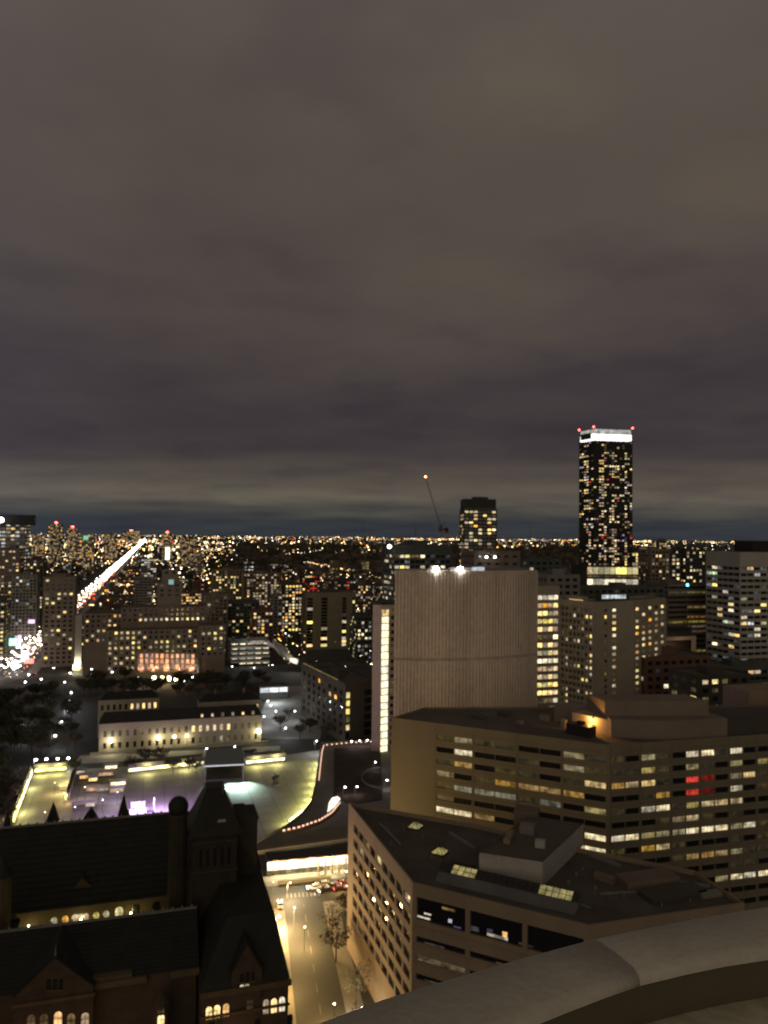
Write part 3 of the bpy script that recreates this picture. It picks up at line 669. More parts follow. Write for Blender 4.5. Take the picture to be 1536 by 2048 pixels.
for z in (26.4, 52.8): 
    p = (e0 + e1_) / 2; boxa(bm, (p.x, p.y, z), (d01.length * .99, .3, .35), math.atan2(d01.y, d01.x))
part('rib', bm, M['tower_conc'], wt, kind='stuff')
# ================================================================== OLD CIVIC HALL, lower left
OO = W(20, 1655, 34.0); OO.z = 0
def oc(a, b, z=0.0): q = OO + U * a + VV * b; return Vector((q.x, q.y, z))
def pb_(px, py, b):
    """point where the sight line of a pixel meets the upright plane b = const"""
    d = ray(px, py); t = (b + VV.dot(OO)) / (VV.x * d.x + VV.y * d.y); q = d * t
    return (U.dot(q) - U.dot(OO), H + q.z)
hall = thing('civic_hall', 'dark old stone hall with steep slate roofs, spires and a domed turret', 'building', oc(25, -25)); HEROES += [(-70, 190, 55), (-35, 180, 40)]
def solid(name, pts, m, parent=None):
    """convex-ish solid given as list of faces (points)"""
    bm = bmesh.new()
    for f in pts: bm.faces.new([bm.verts.new(p) for p in f])
    bmesh.ops.remove_doubles(bm, verts=bm.verts, dist=.01); bmesh.ops.recalc_face_normals(bm, faces=bm.faces)
    return part(name, bm, M[m], parent or hall)
def gable_roof(a0, a1, b0, bm_, b1, ze, zr, m='slate', hip0=0, hip1=0):
    A, B, C, D = oc(a0, b0, ze), oc(a1, b0, ze), oc(a1, b1, ze), oc(a0, b1, ze); E, F = oc(a0 + hip0, bm_, zr), oc(a1 - hip1, bm_, zr)
    return solid('roof', [(A, B, F, E), (C, D, E, F), (A, E, D), (B, C, F), (A, D, C, B)], m)
def wall_box(a0, a1, b0, b1, z0, z1, m='sandstone', name='wall'):
    bm = bmesh.new(); prism(bm, [oc(a0, b0).xy, oc(a1, b0).xy, oc(a1, b1).xy, oc(a0, b1).xy], z0, z1); return part(name, bm, M[m], hall)
# back range: ridge along the square
gable_roof(-40, 47, -20.4, 0, 14, 20, 34)
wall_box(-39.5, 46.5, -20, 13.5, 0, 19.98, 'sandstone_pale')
# front range
gable_roof(-40, 47, -55, -43, -31, 18.9, 26.3)
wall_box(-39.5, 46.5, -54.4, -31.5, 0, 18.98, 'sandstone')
# west link
gable_roof(-14, 6, -31, -30, -20, 18, 19)
# cornice of the front range, in lengths between the gables
for a, b in ((-40, 5.5), (25.5, 36), (41, 47)):
    wall_box(a, b, -55.6, -54.45, 17.6, 18.9, 'sandstone_pale', 'cornice')
wall_box(-30, 45, -20.9, -20.05, 18.9, 19.9, 'sandstone_pale', 'cornice')
def gable_front(a0, a1, b0, depth, z0, z1, zap, m, name='gable', parent=None):
    am = (a0 + a1) / 2
    g = solid(name, [(oc(a0, b0, z0), oc(a1, b0, z0), oc(a1, b0, z1), oc(am, b0, zap), oc(a0, b0, z1)), (oc(a0, b0 + depth, z0), oc(a1, b0 + depth, z0), oc(a1, b0 + depth, z1), oc(am, b0 + depth, zap), oc(a0, b0 + depth, z1)),
              (oc(a0, b0, z0), oc(a0, b0 + depth, z0), oc(a0, b0 + depth, z1), oc(a0, b0, z1)), (oc(a1, b0, z0), oc(a1, b0 + depth, z0), oc(a1, b0 + depth, z1), oc(a1, b0, z1)),
              (oc(a0, b0, z0), oc(a1, b0, z0), oc(a1, b0 + depth, z0), oc(a0, b0 + depth, z0)),
              (oc(a0, b0, z1), oc(am, b0, zap), oc(am, b0 + depth, zap), oc(a0, b0 + depth, z1)), (oc(a1, b0, z1), oc(am, b0, zap), oc(am, b0 + depth, zap), oc(a1, b0 + depth, z1))], m, parent)
    h = .35; o = .45
    r = solid(name + '_roof', [(oc(a0 - o, b0 + .3, z1), oc(am, b0 + .3, zap + h), oc(am, b0 + depth, zap + h), oc(a0 - o, b0 + depth, z1)), (oc(a1 + o, b0 + .3, z1), oc(am, b0 + .3, zap + h), oc(am, b0 + depth, zap + h), oc(a1 + o, b0 + depth, z1)),
               (oc(a0 - o, b0 + .3, z1 - .1), oc(a1 + o, b0 + .3, z1 - .1), oc(am, b0 + .3, zap + h)), (oc(a0 - o, b0 + depth, z1 - .1), oc(a1 + o, b0 + depth, z1 - .1), oc(am, b0 + depth, zap + h))], 'slate', g if False else parent)
    return g
def win(px, py, b, w, h, mk, arch=True, parent=None):
    a, z = pb_(px, py, b); q = oc(a, b - .03, z - h / 2); bm = bmesh.new()
    if arch:
        n = 6; pts = [(-w / 2, 0), (w / 2, 0)] + [(w / 2 * math.cos(math.pi * i / n), h - w / 2 + w / 2 * math.sin(math.pi * i / n)) for i in range(n + 1)]
        f = [bm.verts.new((q + U * x + Vector((0, 0, y)))) for x, y in pts]; k = [bm.verts.new((q + U * x + Vector((0, 0, y)) + VV * .2)) for x, y in pts]
        bm.faces.new(f); bm.faces.new(k[::-1])
        for i in range(len(f)): j = (i + 1) % len(f); bm.faces.new((f[j], f[i], k[i], k[j]))
    else: boxa(bm, q, (w, .1, h), UA)
    o = part('window', bm, M[mk], parent or hall)
    bm = bmesh.new(); wd = w + .5
    boxa(bm, q - VV * .12 - Vector((0, 0, .3)), (wd, .3, .28), UA); part('sill', bm, M['sandstone_pale'], o)
    bm = bmesh.new(); boxa(bm, q - VV * .06, (.08, .05, h * .97), UA); boxa(bm, q - VV * .065 + Vector((0, 0, h * .55)), (w * .98, .05, .08), UA); part('mullion', bm, M['black'], o)
    return o
# big front gable with its lit arched windows
bg_ = -57.0
ga, gz = pb_(110, 1917, bg_); g0, gz0 = pb_(40, 1992, bg_); g1, gz1 = pb_(196, 1992, bg_)
gable_front(ga - 7.6, ga + 7.6, bg_, 14, 0, gz0 - .3, gz, 'sandstone')
wall_box(ga - 7.9, ga + 7.9, bg_ - .35, bg_ - .02, gz0 - 2.2, gz0 - 1.5, 'sandstone_pale', 'string_course')
for x, y, mk in ((116, 2038, 'w_amber'), (142, 2042, 'd_warm'), (170, 2040, 'w_amber'), (62, 2044, 'd_amber'), (88, 2043, 'd_amber')): win(x, y, bg_, 1.5, 3.0, mk)
for x in (98, 110, 122): win(x, 1968, bg_, .8, 2.2, 'glass')
a_, z_ = pb_(118, 1902, bg_ + 1); bm = bmesh.new(); q = oc(ga, bg_ + .6); bar(bm, (q.x, q.y, gz - .2), (q.x, q.y, gz + 2.4), .28, 6, r2=.05); part('finial', bm, M['steel'], hall)
# courtyard wall: lit windows
for x, y, mk in ((108, 1845, 'w_yellow'), (130, 1842, 'n_amber'), (150, 1839, 'w_warm'), (160, 1838, 'w_warm'), (171, 1837, 'w_amber'), (192, 1835, 'n_yellow'), (212, 1832, 'w_yellow'), (238, 1828, 'w_yellow'), (272, 1822, 'glass'), (312, 1817, 'glass')):
    win(x, y, -20.05, 1.5 if x < 230 else 1.9, 2.6 if x < 230 else 3.6, mk)
# dormer on the back range
def dormer(px, py_ap, py_base, half, b, wins, m='sandstone_pale', depth=9):
    a, zap = pb_(px, py_ap, b); _, zb_ = pb_(px, py_base, b)
    g = gable_front(a - half, a + half, b, depth, zb_ - 2, zb_ + (zap - zb_) * .42, zap, m, 'dormer')
    for x, y, w, h, mk in wins: win(x, y, b, w, h, mk, parent=None)
    return g
dormer(165, 1757, 1806, 3.6, -16.5, ((160, 1800, 1.0, 1.4, 'd_white'), (171, 1799, 1.0, 1.6, 'd_yellow')))
dormer(303, 1779, 1786, 1.0, -15, ())
# rear spires standing above the ridge
def spire(px, py_ap, py_b, half, b, n=8, name='spire', zdown=12):
    a, za = pb_(px, py_ap, b); _, zb_ = pb_(px, py_b, b); q = oc(a, b); bm = bmesh.new()
    lo = [bm.verts.new((q.x + half * math.cos(6.283 * i / n), q.y + half * math.sin(6.283 * i / n), zb_)) for i in range(n)]; ap = bm.verts.new((q.x, q.y, za))
    for i in range(n): bm.faces.new((lo[i], lo[(i + 1) % n], ap))
    o = part(name, bm, M['slate'], hall)
    bm = bmesh.new(); r = half * .86; prism(bm, [(q.x + r * math.cos(6.283 * i / n), q.y + r * math.sin(6.283 * i / n)) for i in range(n)], zb_ - zdown, zb_ - .01); part('spire_base', bm, M['sandstone'], o)
    return o
spire(107, 1602, 1640, 1.9, 11); spire(183, 1611, 1648, 3.3, 9, 4); spire(248, 1586, 1640, 2.1, 11); spire(16, 1618, 1690, 2.3, 4)
# pyramid roofed tower and its lower shoulder
def frustum(name, c, h0, h1, z0, z1, m, ang=UA, parent=None):
    bm = bmesh.new(); r = lambda h, z: [bm.verts.new((c.x + x * h * math.cos(ang) - y * h * math.sin(ang), c.y + x * h * math.sin(ang) + y * h * math.cos(ang), z)) for x, y in ((-1, -1), (1, -1), (1, 1), (-1, 1))]
    a, b = r(h0, z0), r(h1, z1)
    for i in range(4): bm.faces.new((a[i], a[(i + 1) % 4], b[(i + 1) % 4], b[i]))
    bm.faces.new(b); bm.faces.new(a[::-1]); return part(name, bm, M[m], parent or hall)
tcn = V(428, 1600, 196); tcn.z = 0
M['sandstone_dark'] = surf('darker sandstone', (.024, .020, .014), .9, .5, .4, 4.0)  # darker tone for the tower and turret walls
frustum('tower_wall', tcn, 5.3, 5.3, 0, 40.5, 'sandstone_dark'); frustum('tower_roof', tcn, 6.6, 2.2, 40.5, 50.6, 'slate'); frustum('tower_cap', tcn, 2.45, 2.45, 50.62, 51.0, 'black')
for x in (411, 446):
    q = V(x, 1570, 193.5); bm = bmesh.new(); bar(bm, q - Vector((0, 0, 2)), q + Vector((0, 0, 1.2)), .16, 5, r2=.04); part('finial', bm, M['steel'], hall)
a_, z_ = pb_(443, 1622, VV.dot(tcn - OO) - 5.0); q = tcn - VV * 4.75 + U * 1.5; bm = bmesh.new(); boxa(bm, (q.x, q.y, 43.2), (1.9, 1.2, .8), UA); part('roof_hatch', bm, M['white'], hall)
tb2 = V(483, 1640, 200); tb2.z = 0
frustum('tower_wall', tb2, 3.6, 3.6, 0, 43.4, 'slate')
for i in range(5):
    q = tb2 + U * 3.7 + VV * (-3 + i * 1.5); bm = bmesh.new(); boxa(bm, (q.x, q.y, 41.8 - i * 1.4), (.5, .7, .7), UA); part('bracket', bm, M['sandstone'], hall)
# domed stair turret
dq = V(357, 1600, 190); dq.z = 0
def ring(c, r, z0, z1, n=12, r2=None):
    bm = bmesh.new(); bar(bm, (c.x, c.y, z0), (c.x, c.y, z1), r, n, r2=r2); return bm
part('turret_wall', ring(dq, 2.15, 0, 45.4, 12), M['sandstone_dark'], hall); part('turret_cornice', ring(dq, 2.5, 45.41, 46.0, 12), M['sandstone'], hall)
bm = bmesh.new(); bmesh.ops.create_uvsphere(bm, u_segments=14, v_segments=8, radius=2.45, matrix=Matrix.Translation((dq.x, dq.y, 47.6))); part('turret_dome', bm, M['slate'], hall, smooth=True)
# cross ranges between the tower and the street
def range_block(a0, a1, b0, b1, ze, zr, in_a, in_b, m='slate'):
    wall_box(a0, a1, b0, b1, 0, ze, 'sandstone')
    o = .3; lo = [oc(a0 - o, b0 - o, ze + .02), oc(a1 + o, b0 - o, ze + .02), oc(a1 + o, b1 + o, ze + .02), oc(a0 - o, b1 + o, ze + .02)]
    hi = [oc(a0 + in_a, b0 + in_b, zr), oc(a1 - in_a * .35, b0 + in_b, zr), oc(a1 - in_a * .35, b1 - in_b * .6, zr), oc(a0 + in_a, b1 - in_b * .6, zr)]
    return solid('roof', [hi, lo[::-1]] + [(lo[i], lo[(i + 1) % 4], hi[(i + 1) % 4], hi[i]) for i in range(4)], m)
p1 = V(537, 1760, 196); aR = U.dot(p1 - OO)
range_block(aR - 22, aR, -21, 6, 24, 34.2, 5, 6)
p2 = V(586, 1930, 166); aR2 = U.dot(p2 - OO)
range_block(47, aR2, -62, -24, 17.6, 28.4, 6, 8)
for px, py, hh, w in ((481, 1752, 1.1, 2.6), (394, 1822, 1.4, 1.0)):
    a, z = pb_(px, py, -22); q = oc(a, -22, z); bm = bmesh.new(); boxa(bm, q, (w, .8, hh), UA); part('roof_hatch', bm, M['grey'], hall)
# street pavilion: dormer, cornice and lit windows
wall_box(46.9, aR2 + .6, -62.7, -62.02, 16.2, 17.4, 'sandstone_pale', 'cornice')
wall_box(46.9, aR2 + .3, -62.4, -62.02, 11.8, 12.3, 'sandstone_pale', 'string_course')
ddm = dormer(495, 1890, 1983, 3.2, -62.3, ((484, 1955, .8, 1.8, 'glass'), (495, 1953, .8, 2.2, 'glass'), (506, 1952, .8, 1.8, 'glass'), (484, 1975, .9, 1.2, 'n_white'), (494, 1973, .9, 1.3, 'n_yellow')), 'sandstone', 8)
for x, y, mk in ((418, 2026, 'w_warm'), (434, 2023, 'w_warm'), (452, 2020, 'w_amber'), (532, 2013, 'w_warm'), (548, 2011, 'w_warm'), (564, 2008, 'w_white'), (500, 2009, 'd_amber')): win(x, y, -62.04, 1.25, 2.6 if x < 500 else 3.0, mk)
for x, y in ((424, 2052), (440, 2050), (515, 2050), (580, 2040)): win(x, y, -62.04, 1.2, 2.4, 'glass')
for f_ in (8, 20, 32):
    q = oc(f_, -21.0, 16.6); bm = bmesh.new(); boxa(bm, q, (.4, .3, .3), UA); part('wall_lamp', bm, M['lamp_gold'], hall); light('POINT', q - VV * 3.2 - Vector((0, 0, 1.5)), 650, (1, .82, .32), hall, .3)  # added lamps and lights that warm the courtyard wall
for f_ in (12, 30, 52):
    q = oc(f_, -68.0, 5); light('POINT', q, 1000, (1, .55, .27), hall, .4); bm = bmesh.new(); bar(bm, (q.x, q.y, 0), (q.x, q.y, 4.6), .08, 5); boxa(bm, (q.x, q.y, 4.6), (.4, .4, .3)); part('forecourt_lamp', bm, M['black'], hall)
# lantern turret on the front
la, lz = pb_(322, 1978, -58.5); lq = oc(la, -58.5); _, lz2 = pb_(322, 2004, -58.5)
part('lantern_roof', ring(lq, 1.9, lz2, lz, 8, r2=.05), M['sandstone'], hall); part('lantern_wall', ring(lq, 1.6, 0, lz2 - .01, 8), M['sandstone'], hall)
for y, h in ((2020, 1.3), (2040, 2.2)): win(322, y, -60.1, 1.35, h, 'w_warm' if h > 2 else 'd_warm')
# pale turret at the left edge, chimneys
lt = V(4, 1750, 184); part('turret_wall', ring(Vector((lt.x, lt.y, 0)), 2.2, 0, lt.z, 10), M['sandstone_pale'], hall); part('turret_roof', ring(Vector((lt.x, lt.y, 0)), 2.6, lt.z + .01, lt.z + 5, 10, r2=.1), M['slate'], hall)
for px, py, b in ((46, 1862, -31), (116, 1905, -44), (300, 1840, -40)):
    a, z = pb_(px, py, b); q = oc(a, b, z - 6); bm = bmesh.new(); boxa(bm, q, (1.3, 1.3, 6), UA); boxa(bm, q + Vector((0, 0, 6.01)), (1.6, 1.6, .35), UA); part('chimney', bm, M['sandstone'], hall)
wall_box(24.2, 33, -55.2, -53, 18.9, 19.8, 'sandstone_pale', 'cornice')
for (a0, a1, b, z) in ((-40, 47, 0, 34), (-40, 47, -43, 26.3)):
    bm = bmesh.new(); boxa(bm, oc((a0 + a1) / 2, b, z - .1), (a1 - a0, .5, .45), UA)
    for k in range(40): boxa(bm, oc(a0 + (a1 - a0) * (k + .5) / 40, b, z + .36), (.35, .2, .5), UA)
    part('ridge_crest', bm, M['steel'], hall)
for k in range(14):   # slate courses of the two long slopes facing the viewer
    f = (k + .5) / 14
    for (b0, z0, b1, z1) in ((-20.4, 20, 0, 34), (-55, 18.9, -43, 26.3)):
        bm = bmesh.new(); boxa(bm, oc(3.5, b0 + (b1 - b0) * f, z0 + (z1 - z0) * f - .12), (86, .5, .2), UA); part('slate_course', bm, M['slate'], hall)
for k in range(5):
    q = tcn - VV * 5.32 + U * (-3.4 + 1.7 * k); bm = bmesh.new(); boxa(bm, (q.x, q.y, 33), (.7, .12, 4.2), UA); part('slit_window', bm, M['glass'], hall)
for z in (31.5, 38.6): bm = bmesh.new(); boxa(bm, (tcn.x, tcn.y, z), (11.1, 11.1, .5), UA); part('string_course', bm, M['sandstone'], hall)
# ================================================================== THE SQUARE: walkways, stage, rink stalls, podium
def walkway(px0, px1, name, label, strip_mat, zt=5.2, wid=5.0, side=1, offs_=1.1, th=1.3, post=9.0):
    """raised concrete walkway on posts with glowing panels at its edge standing in for its lit wall"""
    a, b = W(*px0, 0), W(*px1, 0); d = (b - a).normalized(); n = Vector((-d.y, d.x, 0)) * side; L = (b - a).length
    t = thing(name, label, 'walkway', ((a.x + b.x) / 2, (a.y + b.y) / 2, 0))
    ang = math.atan2(d.y, d.x); c = (a + b) / 2 + n * wid / 2
    bm = bmesh.new(); boxa(bm, (c.x, c.y, zt - .7), (L, wid, .7), ang); part('deck', bm, M['grey'], t)
    for sgn in (-1, 1):
        q = c + n * (sgn * (wid / 2 - .12)); bm = bmesh.new(); boxa(bm, (q.x, q.y, zt + .004), (L, .22, 1.0), ang); part('balustrade', bm, M['grey'], t)
    k = int(L / post)
    for i in range(k + 1):
        q = a + d * (L * (i + .03) / (k + .06)) + n * (wid - .9); bm = bmesh.new(); boxa(bm, (q.x, q.y, 0), (.6, .6, zt - .71), ang); part('post', bm, M['grey'], t)
    bm = bmesh.new(); q = c + n * (wid / 2 - .25); boxa(bm, (q.x, q.y, 0), (L, .3, zt - .71), ang); part('back_wall', bm, M['cream'], t)
    m = max(1, int(L / 11))
    for i in range(m):
        q0_ = a + d * (L * (i + .02) / m) + n * offs_; q1_ = a + d * (L * (i + .98) / m) + n * offs_
        bm = bmesh.new(); q = (q0_ + q1_) / 2; boxa(bm, (q.x, q.y, zt - 2.9), ((q1_ - q0_).length, .25, th), ang); part('strip_light', bm, M[strip_mat], t)  # panel glows in place of the lit wall behind it
    for i in range(max(2, int(L / 22))):
        q = a + d * (L * (i + .5) / max(2, int(L / 22))) - n * 1.6; light('POINT', (q.x, q.y, 3.2), 2100, (1, .88, .34), t, .6)  # lights added without fixtures, spreading the edge glow over the square
    return t, a, b, n
walkway((24, 1656), (62, 1558), 'walkway', 'walkway at left edge of the square with its bright yellow lit side', 'strip_yellow', 5.0, 4.5, 1, -.45, 2.4)
walkway((68, 1552), (133, 1547), 'walkway', 'short yellow lit walkway at the far left corner of the square', 'strip_yellow', 4.4, 4, 1)
walkway((256, 1552), (408, 1536), 'walkway', 'yellow lit walkway left of the grey canopy', 'strip_yellow', 4.6, 5, 1)
walkway((492, 1535), (572, 1527), 'walkway', 'bright yellow lit walkway right of the grey canopy', 'strip_yellow', 4.4, 5, 1)
tw, *_ = walkway((132, 1600), (146, 1553), 'walkway', 'low kiosk row edge glowing amber beside the lit pavement', 'strip_yellow', 3.2, 1.6, -1, -.2, 1.2)
# grey canopy over the stage
ca, cb = W(410, 1566, 0), W(486, 1562, 0); cd = (cb - ca).normalized(); cn = Vector((-cd.y, cd.x, 0)); cl_ = (cb - ca).length; cang = math.atan2(cd.y, cd.x)
can = thing('stage_canopy', 'grey blue flat roofed canopy on posts at the back of the square', 'canopy', ((ca.x + cb.x) / 2, (ca.y + cb.y) / 2, 0))
c = (ca + cb) / 2 + cn * 13; bm = bmesh.new(); boxa(bm, (c.x, c.y, 7.4), (cl_ + .8, 27, .9), cang); part('roof', bm, M['tent'], can)
c = (ca + cb) / 2 - cn * .62; bm = bmesh.new(); boxa(bm, (c.x, c.y, 7.5), (cl_ + .8, .12, .45), cang); part('edge_light', bm, lamp_mat('canopy edge light', (.75, .95, .85), .45), can)
for s in (0, 1):
    for f in (.0, .33, .66, 1):
        q = ca + cd * (s * cl_) + cn * (f * 25); bm = bmesh.new(); bar(bm, (q.x, q.y, 0), (q.x, q.y, 7.4), .28, 6); part('post', bm, M['steel'], can)
c = (ca + cb) / 2 + cn * 24; bm = bmesh.new(); boxa(bm, (c.x, c.y, 0), (cl_, .4, 7.35), cang); part('back_wall', bm, M['green'], can)
c = (ca + cb) / 2 + cn * 12; bm = bmesh.new(); boxa(bm, (c.x, c.y, .08), (cl_, 22, 1.0), cang); part('stage_floor', bm, M['dark'], can)
for f, pw in ((.15, 700), (.6, 1500), (.95, 1700)):
    q = ca + cd * (cl_ * f) - cn * .6 + Vector((0, 0, 7.1)); bm = bmesh.new(); boxa(bm, q, (.5, .4, .35), cang); part('stage_light', bm, M['steel'], can)
    light('SPOT', q + Vector((0, 0, -.1)) - cn * .4, pw * 22, (.66, 1, .86), can, .2, spot_size=math.radians(78), spot_blend=.9, aim=q - cn * 7 + cd * 2 - Vector((0, 0, 7)))
# purple lit stage with its screen
st = thing('music_stage', 'small stage with a glowing purple screen beside the slate spire', 'stage', W(285, 1632, 0))
sq = W(283, 1632, 0); bm = bmesh.new(); boxa(bm, (sq.x, sq.y, .08), (10, 5, 1.1), UA); part('stage_floor', bm, M['black'], st)
for k, (dx, w_, z_) in enumerate(((-3.2, 2.8, 1.4), (.2, 3.4, 1.4), (-1.4, 5.4, 4.1))):
    q = sq + U * dx - VV * 1.9; bm = bmesh.new(); boxa(bm, (q.x, q.y, z_), (w_, .25, 2.4), UA); part('screen', bm, M['screen'], st)
for dx in (-4.8, 4.8):
    q = sq + U * dx; bm = bmesh.new(); bar(bm, (q.x, q.y, 1), (q.x, q.y, 7), .15, 4); part('truss', bm, M['steel'], st)
q = sq + U * 4.2; light('POINT', (q.x, q.y - 2.5, 4.5), 36000, (.66, .36, 1), st, .4)
q = W(308, 1622, 5); light('POINT', (q.x, q.y, 5), 22000, (.66, .36, 1), st, .4)  # extra fixtureless light added to strengthen the violet patch
q = sq + U * 6; light('POINT', (q.x + 2, q.y + 8, 6), 4500, (.72, .5, 1), st, .4)
# market stalls and kiosks by the rink
def stall(px, py, w_, mk, label, roofm='white', h=2.6):
    q = W(px, py, .07); t = thing('market_stall', label, 'stall', q, 'stalls by the rink', UA)
    bm = bmesh.new(); boxa(bm, (0, .8, 0), (w_, 1.4, h)); part('stall_body', bm, M['brown'], t, loc=(0, 0, 0))
    bm = bmesh.new(); a = w_ / 2 + .3; f = [(-a, -1.1, h + .02), (a, -1.1, h + .02), (a, 1.6, h + .02), (-a, 1.6, h + .02)]; g = [(-a, .3, h + 1), (a, .3, h + 1)]
    v = [bm.verts.new(x) for x in f + g]; bm.faces.new((v[0], v[1], v[5], v[4])); bm.faces.new((v[2], v[3], v[4], v[5])); bm.faces.new((v[0], v[4], v[3])); bm.faces.new((v[1], v[2], v[5])); bm.faces.new((v[3], v[2], v[1], v[0]))
    part('stall_roof', bm, M[roofm], t, loc=(0, 0, 0))
    bm = bmesh.new(); boxa(bm, (0, .05, .9), (w_ * .9, .08, h - 1.1)); part('lit_counter', bm, M[mk], t, loc=(0, 0, 0))
    for s in (-1, 1):
        bm = bmesh.new(); bar(bm, (s * w_ * .48, -1, 0), (s * w_ * .48, -1, h), .06, 4); part('post', bm, M['steel'], t, loc=(0, 0, 0))
    return t
for px, py, w_, mk, lb in ((158, 1552, 6, 'n_white', 'stall with dim front at the far left of the rink row'), (170, 1561, 5, 'w_amber', 'stall glowing amber behind the rink'), (186, 1566, 4, 'w_warm', 'narrow stall glowing warm behind the rink'),
                           (212, 1555, 7, 'w_amber', 'wide amber lit stall behind the rink'), (222, 1541, 6, 'w_white', 'white lit stall farthest from the rink'), (128, 1583, 4, 'w_amber', 'amber lit kiosk at the rink corner by the lit pavement'),
                           (184, 1586, 5, 'w_amber', 'left one of two gold lit stalls on the rink edge'), (205, 1586, 5, 'w_yellow', 'right one of two gold lit stalls on the rink edge'), (236, 1574, 7, 'w_white', 'bright white stall at the right end of the rink'),
                           (233, 1588, 6, 'w_warm', 'low warm stall in front of the bright white one'), (158, 1621, 5, 'd_white', 'dim stall at the near side of the rink behind the spires'), (180, 1617, 4, 'w_white', 'small white lit stall at the near side of the rink')):
    stall(px, py, w_, mk, lb)
for px, py, z, pw, c in ((110, 1566, 5, 1300, (1, .62, .2)), (128, 1588, 4.5, 900, (1, .55, .16)), (90, 1625, 6, 900, (1, .86, .4)), (170, 1575, 6, 900, (1, .8, .55)), (205, 1600, 7, 1700, (.75, .62, 1)), (235, 1585, 5, 800, (1, .85, .9)), (150, 1615, 7, 900, (.72, .66, 1))):
    q = W(px, py, z); t = thing('square_lamp', {(110, 1566): 'amber lamp pole over the lit pavement at the left of the square', (128, 1588): 'amber lamp pole at the rink corner', (90, 1625): 'yellow lamp pole beside the lit walkway at left', (170, 1575): 'warm lamp pole among the rink stalls', (205, 1600): 'violet lamp pole in the middle of the rink', (235, 1585): 'pinkish lamp pole by the bright white stall', (150, 1615): 'violet lamp pole near the spires'}[(px, py)], 'lamp', (q.x, q.y, 0))
    bm = bmesh.new(); bar(bm, (q.x, q.y, 0), q, .08, 5); part('pole', bm, M['black'], t)
    bm = bmesh.new(); ball(bm, q + Vector((0, 0, .2)), .22); part('lamp_head', bm, lamp_mat('square lamp %d' % px, c, 6), t)
    light('POINT', q + Vector((0, 0, -.2)), pw * 1.4, c, t, .3)
# bronze sculpture standing in the square
q = W(551, 1570, 0); ar = thing('sculpture', 'dark bronze abstract sculpture standing alone on the lit square', 'sculpture', q)
bm = bmesh.new(); bar(bm, (q.x, q.y, .08), (q.x, q.y, .6), 2.2, 10, r2=2.0); part('plinth', bm, M['grey'], ar)
bm = bmesh.new(); boxa(bm, (q.x - .6, q.y, .6), (.7, .9, 2.6), .3); boxa(bm, (q.x + .7, q.y, .6), (.6, .9, 2.2), .1); bar(bm, (q.x - 1.4, q.y, 3.0), (q.x + 1.6, q.y, 4.3), .95, 7, r2=.55); bar(bm, (q.x + .2, q.y, 3.5), (q.x - .5, q.y, 5.3), .55, 6, r2=.25); part('figure', bm, M['bronze'], ar)
# podium deck with its curved edge
ZP = 6.0
edge_px = [(512, 1702), (508, 1691), (540, 1673), (572, 1655), (604, 1630), (622, 1606), (630, 1575), (636, 1535), (642, 1489), (700, 1485), (770, 1482)]
ed = [W(x, y, ZP) for x, y in edge_px]
rest = [Vector(w2(870, 1482, ZP)), Vector(w2(885, 1640, ZP)), Vector(w2(700, 1676, ZP))]
pod_poly = [p.xy for p in ed] + rest
area = sum(pod_poly[i - 1].x * pod_poly[i].y - pod_poly[i].x * pod_poly[i - 1].y for i in range(len(pod_poly)))
if area < 0: pod_poly = pod_poly[::-1]
pod = thing('podium', 'low dark podium deck with a curved edge of string lights beside the square', 'building', poly_c(pod_poly)); HEROES.append((0, 320, 60))
def flat_poly(name, pts, z0, z1, m, parent):
    bm = bmesh.new(); prism(bm, pts, z0, z1, bottom=True); bmesh.ops.recalc_face_normals(bm, faces=bm.faces); return part(name, bm, M[m], parent)
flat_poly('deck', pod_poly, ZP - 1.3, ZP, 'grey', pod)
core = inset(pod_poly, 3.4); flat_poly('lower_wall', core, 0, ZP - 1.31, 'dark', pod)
gp_ = [Vector(w2(x, y, ZP)) for x, y in ((668, 1498), (760, 1492), (765, 1600), (700, 1610), (668, 1590))][::-1]; flat_poly('roof_garden', gp_, ZP + .005, ZP + .35, 'garden', pod)
gp_ = [Vector(w2(x, y, ZP)) for x, y in ((575, 1668), (690, 1650), (690, 1674), (520, 1698), (525, 1688))]; flat_poly('olive_deck', gp_, ZP + .004, ZP + .06, 'olive', pod)
bm = bmesh.new()
for i in range(len(edge_px) - 1):
    a, b = ed[i], ed[i + 1]; d = (b - a).normalized(); n = Vector((-d.y, d.x, 0)); c = (a + b) / 2 - n * .0; L = (b - a).length
    boxa(bm, (c.x, c.y, ZP + .002), (L, .3, 1.0), math.atan2(d.y, d.x))
part('parapet', bm, M['grey'], pod)
def along(pts, step):
    out = []; acc = 0
    for a, b in zip(pts, pts[1:]):
        L = (b - a).length
        while acc < L: out.append((a.lerp(b, acc / L), math.atan2((b - a).y, (b - a).x))); acc += step
        acc -= L
    return out
lamp_line = [W(x, y, ZP + 1.1) for x, y in ((568, 1662), (600, 1655), (640, 1641), (664, 1626), (680, 1606))]
lamp_line2 = [W(x, y, ZP + 1.1) for x, y in ((638, 1560), (641, 1530), (644, 1505), (648, 1491), (700, 1486), (742, 1484))]
sl = bmesh.new(); boxa(sl, (0, 0, 0), (.9, .35, .5)); slm = mesh_of('string_lamp', sl, M['lamp_pink'])
for ln, stp in ((lamp_line, 2.0), (lamp_line2, 2.6)):
    for p, an in along(ln, stp):
        o = link(bpy.data.objects.new('string_lamp', slm)); o.parent = pod; o.location = p - Vector(pod.location); o.rotation_euler = (0, 0, an)
